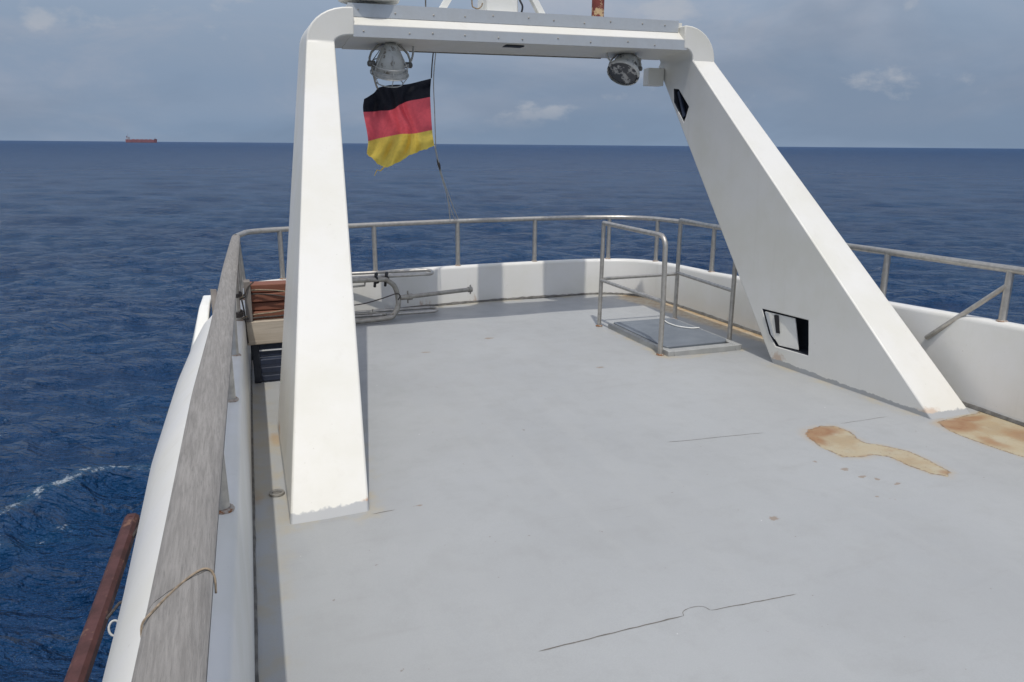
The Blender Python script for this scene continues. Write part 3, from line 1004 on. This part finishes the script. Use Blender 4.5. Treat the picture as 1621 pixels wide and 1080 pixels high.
# ------------------------------------------------------------------ radome, mast, red pipe on the arch
rd = thing('radome', (1.18, 6.45, 2.79), 'white round radar dome standing on the port end of the arch beam', 'radome')
V, F = lathe_geo([(.09, 0), (.09, .05)], (1.18, 6.45, 2.785), (0, 0, 1), 20)
obj('pedestal', V, F, MAT['galv'], rd, smooth=True)
V, F = lathe_geo([(.18, .03), (.235, .042), (.245, .06), (.245, .16), (.24, .20), (.20, .25), (.10, .285), (.02, .292)], (1.18, 6.45, 2.79), (0, 0, 1), 40)
obj('dome', V, F, MAT['white'], rd, smooth=True, angle=40)

ms = thing('radar_mast', (2.27, 6.48, 2.80), 'white box mast with two slanting struts rising from the arch beam', 'mast')
V, F = loft_geo([[(2.27 - w, 6.48 - w * .8, z), (2.27 + w, 6.48 - w * .8, z), (2.27 + w, 6.48 + w * .8, z), (2.27 - w, 6.48 + w * .8, z)] for w, z in ((.145, 2.79), (.13, 3.4), (.12, 4.6), (.11, 5.4))])
obj('column', V, F, MAT['white'], ms, bevel=.012)
for s, xb in ((-1, 1.77), (1, 2.70)):
    V, F = loft_geo([[(xb - s * t * .75 - .03, 6.46, 2.79 + t * 1.15), (xb - s * t * .75 + .03, 6.46, 2.79 + t * 1.15), (xb - s * t * .75 + .03, 6.52, 2.79 + t * 1.15), (xb - s * t * .75 - .03, 6.52, 2.79 + t * 1.15)] for t in (0, .5 if s < 0 else .45)])
    obj('strut', V, F, MAT['white'], ms)
tube('cable', [(2.43, 6.36, 2.79), (2.44, 6.34, 2.86), (2.42, 6.37, 2.93), (2.39, 6.40, 3.1)], .008, MAT['black'], ms, 6, 4)
hk = tube('hook_wire', [(2.02, 6.4, 3.0), (2.02, 6.4, 2.86), (2.04, 6.4, 2.835), (2.075, 6.4, 2.83), (2.10, 6.4, 2.85), (2.11, 6.4, 2.875)], .006, MAT['rope'], None, 6, 4)
tag(hk, 'small bent wire hook above the beam, left of the box mast', 'hook')
st_ = tube('mast_stay', [(1.655, 6.5, 2.79), (1.66, 6.5, 4.6)], .006, MAT['sealant'], None, 6)
tag(st_, 'thin dark vertical wire beside the left mast strut', 'wire')

rp = thing('red_pipe', (3.19, 6.45, 2.80), 'rusty red pipe with peeling paint standing on the arch beam', 'pipe')
V, F = lathe_geo([(.055, 0), (.055, 1.0)], (3.19, 6.45, 2.80), (0, 0, 1), 20)
obj('pipe', V, F, MAT['redpole'], rp, smooth=True)
V, F = lathe_geo([(.075, 0), (.075, .012), (.06, .02)], (3.19, 6.45, 2.80), (0, 0, 1), 20)
obj('foot', V, F, MAT['redpole'], rp, smooth=True)
V, F = lathe_geo([(.05, .98), (.25, .99), (.262, 1.02), (.262, 1.95), (.22, 2.12), (.1, 2.2), (.02, 2.22)], (3.19, 6.45, 2.80), (0, 0, 1), 32)
obj('antenna_dome', V, F, MAT['white'], rp, smooth=True)

# ------------------------------------------------------------------ searchlights
def searchlight(name, top, axis, label, mat, size=1.0, yoke_rot=0.0, old=False):
    """axis points from the narrow back of the housing to the lens."""
    top = Vector(top)
    L = thing(name, tuple(top), label, 'searchlight', 'searchlights under the arch beam')
    ax = Vector(axis).normalized()
    piv = top + Vector((0, 0, -.155 * size))
    org = piv - ax * .11 * size
    s = size
    if old:
        prof = [(.02, -.035), (.06, -.030), (.095, -.008), (.118, .03), (.132, .08), (.138, .12), (.140, .15)]
    else:
        prof = [(.02, -.05), (.042, -.045), (.056, -.022), (.080, .02), (.100, .07), (.113, .125), (.115, .16)]
    V, F = lathe_geo([(a * s, b * s) for a, b in prof], org, ax, 28)
    hs = obj('housing', V, F, mat, L, smooth=True, angle=45)
    e = prof[-1][1]
    rb = prof[-1][0]
    V, F = lathe_geo([(rb * s, (e - .012) * s), ((rb + .022) * s, (e - .008) * s), ((rb + .024) * s, (e + .022) * s), ((rb + .008) * s, (e + .03) * s)], org, ax, 28, False)
    obj('rim', V, F, MAT['cable'] if not old else mat, hs, smooth=True, angle=40)
    V, F = lathe_geo([(rb * s, (e + .015) * s), (rb * .6 * s, (e + .021) * s), (.004, (e + .024) * s)], org, ax, 28, False)
    obj('lens', V, F, MAT['lensold'] if old else MAT['lens'], hs, smooth=True)
    side = ax.cross(Vector((0, 1, 0)))
    side = Matrix.Rotation(yoke_rot, 3, 'Z') @ Vector((1, 0, 0))
    w = .155 * s
    for sg in (-1, 1):
        tube('yoke_arm', [top + side * sg * .04 * s + Vector((0, 0, -.005)), top + side * sg * .085 * s + Vector((0, 0, -.02 * s)), top + side * sg * (w - .015 * s) + Vector((0, 0, -.075 * s)), top + side * sg * w + Vector((0, 0, -.115 * s)), piv + side * sg * w + Vector((0, 0, -.01))], .0085 * s, MAT['galv'], L, 8)
        V, F = lathe_geo([(.022 * s, -.03 * s), (.022 * s, .02 * s), (.012 * s, .028 * s)], piv + side * sg * (w - .01 * s), side * sg, 12)
        obj('pivot_knob', V, F, MAT['sealant'], L, smooth=True)
    V, F = lathe_geo([(.05 * s, 0), (.05 * s, .012), (.028 * s, .03), (.024 * s, .055)], top + Vector((0, 0, .01)), (0, 0, -1), 16)
    obj('mount', V, F, MAT['sealant'], L, smooth=True)
    return L, org, ax, piv


L1, o1, a1, p1 = searchlight('searchlight', (1.335, 6.44, 2.535), (0.0, .42, -.91), 'grey conical searchlight hanging from the arch beam above the flag', MAT['lamp'], 1.06)
tube('cable', [(1.35, 6.42, 2.54), (1.36, 6.38, 2.47), (1.39, 6.37, 2.39), (1.445, 6.40, 2.355), (1.50, 6.44, 2.39), (1.535, 6.48, 2.46), (1.545, 6.50, 2.55)], .0085, MAT['cable'], L1, 8, 5)
xa = Vector((1, 0, 0)); ya = a1.cross(xa).normalized(); xa = ya.cross(a1).normalized()
for rr_, hh_ in ((.148, .10), (.155, .165), (.112, .225)):
    tube('cage_hoop', [o1 + a1 * hh_ * 1.16 + (xa * math.cos(q / 24 * 2 * math.pi) + ya * math.sin(q / 24 * 2 * math.pi)) * rr_ for q in range(25)], .0045, MAT['cable'], L1, 6)
for q in range(6):
    dq = xa * math.cos((q + .5) / 6 * 2 * math.pi) + ya * math.sin((q + .5) / 6 * 2 * math.pi)
    tube('cage_bar', [o1 + a1 * .02 + dq * .09, o1 + a1 * .116 + dq * .148, o1 + a1 * .191 + dq * .155, o1 + a1 * .261 + dq * .112], .0035, MAT['cable'], L1, 6)
box('junction_box', (1.335, 6.43, 2.475), (.05, .05, .075), MAT['sealant'], L1, bevel=.006)
tube('grab_bar', [(1.185, 6.44, 2.385), (1.19, 6.44, 2.32), (1.225, 6.50, 2.22), (1.25, 6.56, 2.19)], .008, MAT['galv'], L1, 8, 3)
L2, o2, a2, p2 = searchlight('searchlight', (3.49, 6.47, 2.565), (-.50, -.42, -.76), 'stubby searchlight mottled black and white under the right end of the beam', MAT['lampold'], .92, R(-35), True)
tube('cable', [(3.30, 6.46, 2.585), (3.305, 6.46, 2.52), (3.35, 6.45, 2.475), (3.42, 6.44, 2.48), (3.475, 6.44, 2.52), (3.49, 6.45, 2.56)], .009, MAT['cable'], L2, 8, 5)
box('junction_box', (3.575, 6.44, 2.475), (.085, .07, .095), MAT['cable'], L2, Quaternion((0, 1, 0), R(15)), bevel=.008)

# ------------------------------------------------------------------ flag and halyard
hal = thing('flag_halyard', (2.41, 8.16, .93), 'thin flag line running from the arch beam down to the stern rail', 'rope')
tube('line', [(1.77, 6.69, 2.56), (1.795, 6.86, 2.43), (1.822, 7.0, 2.325)], .0055, MAT['darkrope'], hal, 6, 4)
tube('line', [(1.79, 6.69, 2.56), (1.84, 6.99, 2.31), (1.905, 7.22, 2.05), (1.985, 7.50, 1.72)], .0045, MAT['cable'], hal, 6, 4)
tube('line', [(1.975, 7.50, 1.73), (2.03, 7.60, 1.58), (2.08, 7.69, 1.46), (2.21, 7.90, 1.20), (2.30, 8.13, .945)], .006, MAT['cable'], hal, 6, 4)
tube('line', [(1.98, 7.50, 1.72), (2.045, 7.61, 1.55), (2.12, 7.74, 1.40), (2.27, 7.97, 1.15), (2.40, 8.16, .95)], .0055, MAT['cable'], hal, 6, 4)
tube('line', [(2.15, 7.80, 1.33), (2.26, 7.99, 1.10), (2.36, 8.15, .945)], .0045, MAT['cable'], hal, 6, 4)
V, F = tube_geo([(2.02, 7.58, 1.60), (2.045, 7.62, 1.55), (2.07, 7.66, 1.49)], [.008, .016, .007], 8)
obj('knot', V, F, MAT['darkrope'], hal, smooth=True)

FLG = [[(1.82, 7.0, 2.32), (1.595, 7.0, 2.265), (1.375, 7.0, 2.235), (1.215, 7.0, 2.125)],
       [(1.84, 7.12, 2.17), (1.60, 7.12, 2.115), (1.475, 7.12, 2.05), (1.225, 7.12, 2.02)],
       [(1.92, 7.38, 1.88), (1.745, 7.38, 1.845), (1.585, 7.38, 1.835), (1.30, 7.38, 1.77)],
       [(1.97, 7.50, 1.73), (1.745, 7.50, 1.65), (1.485, 7.50, 1.53), (1.305, 7.50, 1.655)]]
fl = thing('national_flag', (1.97, 7.50, 1.53), 'black, red and gold striped flag blowing from the line below the beam', 'flag')


def flag():
    NU, NV = 44, 12
    rows = [catmull([np.array(p) for p in r_], 15) for r_ in FLG]       # along the fly
    rows = [[r_[int(round(i * (len(r_) - 1) / NU))] for i in range(NU + 1)] for r_ in rows]
    rows = np.array(rows)                                               # 4 x NU+1 x 3
    cols = np.array([catmull([rows[k][i] for k in range(4)], NV) for i in range(NU + 1)])   # NU+1 x 3NV+1 x 3
    for i in range(NU + 1):
        u = i / NU
        for j in range(cols.shape[1]):
            v = j / (cols.shape[1] - 1)
            d = u ** .7 * (.065 * math.sin(9.5 * u + 3.2 * v) + .045 * math.sin(23 * u - 6.5 * v + 1.0) + .016 * math.sin(41 * u + 9 * v) + .012 * math.sin(14 * v + 6 * u))
            d += .02 * math.sin(24 * v) * math.exp(-u * 7)
            d += .06 * math.exp(-((u - .42 + .12 * v) / .05) ** 2) - .035 * math.exp(-((u - .72 - .2 * v) / .06) ** 2)
            if v > .97:
                cols[i, j, 2] += .004 * math.sin(37 * u) + .003 * math.sin(83 * u + 1)
            cols[i, j, 1] += d
            cols[i, j, 0] += .25 * d
    for k, (nm, mt) in enumerate((('black_stripe', 'flagblack'), ('red_stripe', 'flagred'), ('gold_stripe', 'flaggold'))):
        V, F = [], []
        for i in range(NU + 1):
            for j in range(NV + 1):
                V.append(tuple(cols[i, k * NV + j]))
        for i in range(NU):
            for j in range(NV):
                a_ = i * (NV + 1) + j
                F.append((a_, a_ + 1, a_ + NV + 2, a_ + NV + 1))
        obj(nm, V, F, MAT[mt], fl, smooth=True, angle=180)
    e = cols[int(NU * .7), -1]
    tube('loose_thread', [tuple(e), (e[0] - .04, e[1], e[2] - .04), (e[0] - .07, e[1] + .01, e[2] - .03), (e[0] - .10, e[1], e[2] - .085)], [.007, .006, .005, .003], MAT['flaggold'], fl, 6)


flag()

# ------------------------------------------------------------------ hatch with its guard rail
ht = thing('deck_hatch', (3.81, 5.93, 0), 'low grey deck hatch with a smooth lid inside the guard rail', 'hatch')
HX0, HX1, HY0, HY1 = 3.44, 4.19, 5.38, 6.50
for nm, c, s in (('coaming', ((HX0 + .03), (HY0 + HY1) / 2, .022), (.06, HY1 - HY0, .056)), ('coaming', ((HX1 - .03), (HY0 + HY1) / 2, .022), (.06, HY1 - HY0, .056)),
                 ('coaming', ((HX0 + HX1) / 2, HY0 + .045, .021), (HX1 - HX0 - .121, .09, .054)), ('coaming', ((HX0 + HX1) / 2, HY1 - .03, .021), (HX1 - HX0 - .121, .06, .054))):
    box(nm, c, s, MAT['coaming'], ht, bevel=.006)
rc = .10
cx0, cx1, cy0, cy1 = HX0 + .035, HX1 - .045, HY0 + .10, HY1 - .03
poly = []
for (cx, cy, a0) in ((cx1 - rc, cy1 - rc, 0), (cx0 + .03, cy1 - .03, 90), (cx0 + .03, cy0 + .03, 180), (cx1 - rc, cy0 + rc, 270)):
    r_ = rc if cx > 3.8 else .03
    for k in range(7):
        t = R(a0 + k * 15)
        poly.append((cx + r_ * math.cos(t), cy + r_ * math.sin(t)))
lid = prism('lid', poly, 'Z', .035, .064, MAT['hatchlid'], ht, bevel=.006)
hr_ = tube('white_line', [(3.98, 6.33, .072), (3.96, 6.22, .072), (3.98, 6.08, .072), (4.06, 5.98, .072), (4.14, 5.97, .072)], .006, MAT['white'], None, 6, 6)
tag(hr_, 'short white line lying curved on the deck hatch lid', 'rope')

gr = thing('hatch_guard_rail', (3.40, 5.45, 0), 'open sided stainless tube guard rail standing round the deck hatch', 'railing')
PA, PB, PC, PD = (3.39, 6.59), (3.40, 5.45), (4.28, 6.62), (4.215, 5.60)
ZG, ZM = 1.025, .47
tube('post', [(*PA, 0), (PA[0] + .01, PA[1], ZG)], .020, MAT['steel'], gr)
bt = [(*PB, 0.0), (PB[0], PB[1], .5), (PB[0] - .01, PB[1], ZG - .09)]
for k in range(1, 7):
    t = k / 6 * math.pi / 2
    bt.append((PB[0] - .01, PB[1] + .09 * (1 - math.cos(t)), ZG - .09 + .09 * math.sin(t)))
bt.append((PA[0] + .01, PA[1], ZG))
tube('top_rail', bt, .0215, MAT['steel'], gr, 12)
tube('post', [(*PC, 0), (PC[0], PC[1], ZG + .01)], .0215, MAT['steel'], gr)
tube('post', [(*PD, 0), (PD[0], PD[1], ZG)], .0215, MAT['steel'], gr)
tube('top_rail', [(*PC, ZG), (*PD, ZG)], .021, MAT['steel'], gr)
tube('middle_rail', [(*PA, ZM), (*PB, ZM)], .0165, MAT['steel'], gr)
tube('middle_rail', [(*PA, ZM + .01), (*PC, ZM + .01)], .0165, MAT['steel'], gr)
tube('middle_rail', [(*PC, ZM + .02), (*PD, ZM + .02)], .0165, MAT['steel'], gr)
for p in (PA, PB, PC, PD):
    V, F = lathe_geo([(.034, 0), (.034, .008), (.024, .014)], (*p, .003), (0, 0, 1), 14)
    obj('base_flange', V, F, MAT['ruststeel'], gr, smooth=True)

# deck drain next to the port leg
dn = thing('deck_drain', (.125, 3.77, 0), 'small round metal drain in the deck beside the port arch leg', 'drain')
V, F = lathe_geo([(.026, .012), (.038, .012), (.040, .004)], (.125, 3.77, 0), (0, 0, 1), 20, False)
obj('ring', V, F, MAT['galv'], dn, smooth=True)
V, F = lathe_geo([(.0275, .006), (.02, .0075), (.002, .008)], (.125, 3.77, 0), (0, 0, 1), 20, False)
obj('grate', V, F, MAT['sealant'], dn, smooth=True)

# ------------------------------------------------------------------ wooden planks on the crate, port side
cr = thing('plastic_crate', (.42, 6.0, 0), 'dark blue slatted crate standing under the plank stack', 'crate')
CX0, CX1, CYF, CYB = .10, .82, 5.74, 6.45
for x in (CX0 + .02, CX1 - .02):
    for y in (CYF + .02, CYB - .02):
        box('corner_post', (x, y, .155), (.05, .05, .30), MAT['dark'], cr, bevel=.006)
for k in range(5):
    z = .035 + k * .063
    box('slat', ((CX0 + CX1) / 2, CYF + .008, z), (CX1 - CX0 - .092, .014, .042), MAT['bluecrate'], cr, bevel=.004)
    box('slat', ((CX0 + CX1) / 2, CYB - .008, z), (CX1 - CX0 - .092, .014, .042), MAT['bluecrate'], cr, bevel=.004)
box('floor_panel', ((CX0 + CX1) / 2, (CYF + CYB) / 2, .012), (CX1 - CX0 - .1, CYB - CYF - .1, .016), MAT['bluecrate'], cr)

pw = tag(box('bleached_plank', (.455, 5.735, .400), (.78, .075, .175), MAT['palewood'], None, Quaternion((0, 1, 0), R(-.6)), bevel=.006),
         'bleached pale plank on edge above the dark blue crate', 'plank')
labels = ['lowest of the four red brown boards stacked behind the pale plank',
          'second lowest of the four red brown boards lashed with cords',
          'second highest of the four red brown boards lashed with cords',
          'topmost of the four red brown boards beside the port bulwark']
for k in range(4):
    z = .515 + k * .066
    o = box('red_brown_board', (.47 + (.01, -.012, .006, .0)[k], 5.825 + (.0, .012, .004, .018)[k], z + .0), (.74, .14 + .01 * (k % 2), .060), MAT['redwood'], None, Quaternion((0, 0, 1), R((1.2, -1.8, 1.4, -1.1)[k])), bevel=.006)
    tag(o, labels[k], 'board', 'red brown boards stacked on the crate')
tag(box('support_block', (.455, 5.86, .398), (.60, .16, .168), MAT['redwood'], None), 'dark wooden block between the blue crate and the red brown boards', 'block')
tag(box('grey_upright', (.093, 5.745, .55), (.045, .09, .47), MAT['greywood'], None, Quaternion((1, 0, 0), R(1.5)), bevel=.006), 'grey weathered upright board at the end of the plank stack', 'board')

# lashings over the boards
def rope(pts, r, mat, label, n=5):
    return tag(tube('lashing_rope', pts, r, mat, None, 6, n), label, 'rope', 'lashings over the boards')


yf = 5.742
rope([(-.02, 5.62, .66), (.05, 5.66, .68), (.12, yf - .004, .71), (.30, yf - .012, .70), (.48, yf - .012, .665), (.70, yf - .012, .64)], .006, MAT['rope'], 'tan cord running highest across the red brown boards')
rope([(-.02, 5.62, .655), (.05, 5.67, .665), (.12, yf - .008, .682), (.26, yf - .016, .672), (.45, yf - .014, .63), (.70, yf - .012, .60)], .005, MAT['darkrope'], 'thin dark cord slanting down across the red brown boards')
rope([(-.03, 5.60, .52), (.04, 5.66, .525), (.12, yf - .012, .53), (.30, yf - .016, .545), (.46, yf - .012, .575), (.70, yf - .012, .60)], .006, MAT['rope'], 'tan cord rising across the lowest red brown board')
rope([(-.03, 5.60, .515), (.04, 5.66, .512), (.12, yf - .02, .508), (.30, yf - .022, .512), (.5, yf - .02, .53), (.7, yf - .02, .53)], .007, MAT['darkrope'], 'dark cord along the seam above the pale plank')
rope([(.05, 5.65, .66), (.062, 5.68, .55), (.064, 5.685, .45), (.070, 5.69, .33)], .006, MAT['darkrope'], 'dark cord hanging down beside the grey upright')
rope([(.045, 5.66, .665), (.075, 5.68, .70), (.10, 5.69, .745), (.14, 5.72, .775)], .005, MAT['darkrope'], 'short dark cord knotted at the top of the grey upright')
for zz, n_ in ((.51, 3), (.655, 2)):
    y0_ = 5.60
    i_ = nearest(.06, y0_)
    pp = path_at(i_, .045)
    V, F = [], []
    for q in range(n_):
        ring = [(pp[0] + .034 * math.cos(t_ / 14 * 2 * math.pi), pp[1] + .034 * math.sin(t_ / 14 * 2 * math.pi), zz + .045 + q * .013 + .006 * math.sin(t_ / 14 * 2 * math.pi)) for t_ in range(15)]
        v_, f_ = tube_geo(ring, .007, 6)
        F += [tuple(x_ + len(V) for x_ in ff) for ff in f_]; V += v_
    tag(obj('rope_turns', V, F, MAT['darkrope'], None, smooth=True), 'dark rope turns round the handrail post, %s of two' % ('lower' if zz < .6 else 'upper'), 'rope')

# ------------------------------------------------------------------ stainless ladder frame lying against the stern bulwark
ld = thing('folded_boarding_ladder', (1.4, 7.6, 0), 'folded boarding ladder of bent steel tubes leaning on the stern bulwark', 'ladder')


def hairpin(z0, z1, y0, y1, x0, x1, r, name):
    pts = [(x0, y0, z0), (x1 - .06, y0, z0)]
    for k in range(1, 8):
        t = -math.pi / 2 + k / 8 * math.pi
        pts.append((x1 - .06 + .06 * math.cos(t), (y0 + y1) / 2 + (y1 - y0) / 2 * math.sin(t), (z0 + z1) / 2 + (z1 - z0) / 2 * math.sin(t)))
    pts += [(x1 - .06, y1, z1), (x0, y1, z1)]
    return tube(name, pts, r, MAT['steel'], ld, 10)


hairpin(.435, .455, 7.64, 7.79, .72, 1.98, .017, 'side_rail')
hairpin(.055, .06, 7.55, 7.72, .72, 2.0, .017, 'side_rail')
bow = [(.72, 7.50, .435), (1.38, 7.53, .425)]
bow += [(1.47, 7.54, .405), (1.535, 7.54, .35), (1.565, 7.53, .25), (1.56, 7.50, .15), (1.51, 7.46, .075), (1.40, 7.42, .045), (.72, 7.36, .035)]
tube('bow_tube', catmull(bow, 6), .026, MAT['galv'], ld, 12)
tube('support_leg', [(1.59, 7.53, .225), (1.72, 7.56, .225)], .028, MAT['galv'], ld, 12)
lt = tube('extension_tube', [(1.70, 7.56, .225), (2.40, 7.70, .235)], .023, MAT['galv'], ld, 12)
V, F = lathe_geo([(.030, -.02), (.030, .02)], (2.39, 7.698, .235), Vector((.7, .14, .01)), 14)
obj('end_collar', V, F, MAT['galv'], lt, smooth=True)
tube('pin', [(2.395, 7.70, .185), (2.395, 7.70, .285)], .008, MAT['galv'], lt, 8)
V, F = lathe_geo([(.034, -.02), (.034, .02)], (1.70, 7.556, .225), Vector((.7, .14, .01)), 14)
obj('end_collar', V, F, MAT['galv'], lt, smooth=True)
tube('pin', [(1.675, 7.55, .16), (1.675, 7.55, .29)], .009, MAT['galv'], lt, 8)
tube('rung', [(1.02, 7.46, .10), (1.30, 7.50, .09), (1.30, 7.50, .13)], .010, MAT['galv'], ld, 8)
tube('rung', [(.9, 7.50, .36), (1.24, 7.54, .37), (1.24, 7.54, .40)], .010, MAT['galv'], ld, 8)
tube('rung', [(1.30, 7.64, .07), (1.44, 7.52, .06)], .014, MAT['galv'], ld, 8)
for xx, yy in ((1.36, 7.53), (1.47, 7.55)):
    ring = [(xx + .012 * math.sin(t_ / 16 * 4 * math.pi), yy + .045 * math.cos(t_ / 16 * 2 * math.pi) + .03, .435 + .045 * math.sin(t_ / 16 * 2 * math.pi)) for t_ in range(17)]
    o = tube('black_strap', ring + [(xx - .03, yy - .03, .36)], .014, MAT['black'], None, 6)
    tag(o, 'black strap tied round the ladder tubes, %s of two' % ('left' if xx < 1.4 else 'right'), 'strap')
o = tube('dark_cord', [(.8, 7.42, .20), (1.15, 7.44, .20), (1.38, 7.48, .235), (1.545, 7.50, .275), (1.585, 7.51, .25), (1.56, 7.49, .21)], .006, MAT['darkrope'], None, 6, 6)
tag(o, 'dark cord slung from the bent ladder tube towards the port side', 'rope')

# ------------------------------------------------------------------ things outside the port side
V, F = loft_geo([[(-.50, 5.2, -.42), (-.36, 5.2, -.42), (-.36, 7.6, -.42), (-.50, 7.6, -.42)],
                 [(-.290, 6.95, .37), (-.205, 6.95, .37), (-.19, 7.55, .36), (-.27, 7.55, .36)]])
fin = obj('quarter_fin', V, F, MAT['white'], None, bevel=.012)
tag(fin, 'white raked fin outside the port bulwark near the stern', 'fin')
o = box('grey_fender_board', (-.165, 7.15, .30), (.05, .34, .32), MAT['greywood'], None, Quaternion((1, 0, 0), R(-18)), bevel=.006)
tag(o, 'grey wooden board between the white fin and the wooden handrail', 'board')

bm_ = thing('brown_boom', (-.62, 4.1, -.19), 'red brown painted boom lying along the outside of the port hull', 'boom')
V, F = loft_geo([[(x + a * .035, y, z + b * .035) for a, b in ((-.55, -1), (.55, -1), (1, -.55), (1, .55), (.55, 1), (-.55, 1), (-1, .55), (-1, -.55))]
                 for x, y, z in ((-.83, -1.0, -.14), (-.725, 1.5, -.175), (-.638, 3.3, -.188), (-.600, 4.12, -.19))])
obj('spar', V, F, MAT['boom'], bm_, smooth=True, angle=30)
V, F = lathe_geo([(.038, 0), (.038, .03)], (-.602, 4.085, -.19), (.06, 1, -.01), 16)
obj('end_cap', V, F, MAT['boom'], bm_, smooth=True)
tube('hanger', [(-.60, 3.15, -.16), (-.55, 3.17, -.11), (-.50, 3.18, -.10)], .006, MAT['darkrope'], bm_, 6)
tube('hanger', [(-.575, 3.9, -.18), (-.54, 3.9, -.13), (-.48, 3.9, -.12)], .009, MAT['darkrope'], bm_, 6)
ring = [(-.540 + .020 * math.cos(t_ / 20 * 2 * math.pi), 2.95 + .012 * math.sin(t_ / 20 * 2 * math.pi), -.085 + .026 * math.sin(t_ / 20 * 2 * math.pi)) for t_ in range(21)]
o = tube('shackle_ring', ring, .0045, MAT['cable'], None, 8)
tag(o, 'small pale ring between the brown boom and the hull', 'ring')

# ------------------------------------------------------------------ far bulk carrier
def cargo_ship():
    d = 5200.0
    pc = Vector((-444.6, 5181.0, SEA))
    along = Vector((170.3, 14.6, 0)).normalized()         # towards the bow, to the right
    perp = Vector((-along.y, along.x, 0))

    def w(a, p, z):
        return tuple(pc + along * a + perp * p + Vector((0, 0, z)))
    s = thing('bulk_carrier', tuple(pc), 'far red bulk carrier on the horizon to the left', 'ship')
    Lh = 86
    secs = []
    for a, hw, zt in ((-Lh, 9, 19), (-Lh + 8, 13, 19), (-40, 14, 18), (40, 14, 18), (Lh - 18, 12, 19), (Lh - 6, 6, 21), (Lh, .6, 21)):
        secs.append([w(a, -hw, zt), w(a, hw, zt), w(a - (4 if a > 60 else 0), hw * .9, -2), w(a - (4 if a > 60 else 0), -hw * .9, -2)])
    V, F = loft_geo(secs)
    obj('hull', V, F, MAT['shiphull'], s)

    def blk(nm, a0, a1, hw, z0, z1, m_):
        V, F = loft_geo([[w(a0, -hw, z), w(a1, -hw, z), w(a1, hw, z), w(a0, hw, z)] for z in (z0, z1)])
        return obj(nm, V, F, m_, s)
    blk('superstructure', -80, -62, 12, 18.5, 29, MAT['shipwhite'])
    blk('bridge', -72, -62, 14, 29, 33, MAT['shipwhite'])
    blk('funnel', -80, -75, 3, 29, 38, MAT['shipdark'])
    blk('mast', -71.5, -70.5, .6, 33, 50, MAT['shipdark'])
    for k in range(5):
        blk('hatch_cover', -52 + k * 23, -35 + k * 23, 9, 17.9, 20.5, MAT['shiphull'])
    blk('foredeck', Lh - 16, Lh - 5, 5, 19, 23.5, MAT['shipdark'])
    blk('foremast', Lh - 12, Lh - 11, .5, 23, 31, MAT['shipdark'])
    blk('waterline', -Lh - .4, Lh - 10, 14.3, -2, 3, MAT['shipdark'])


cargo_ship()
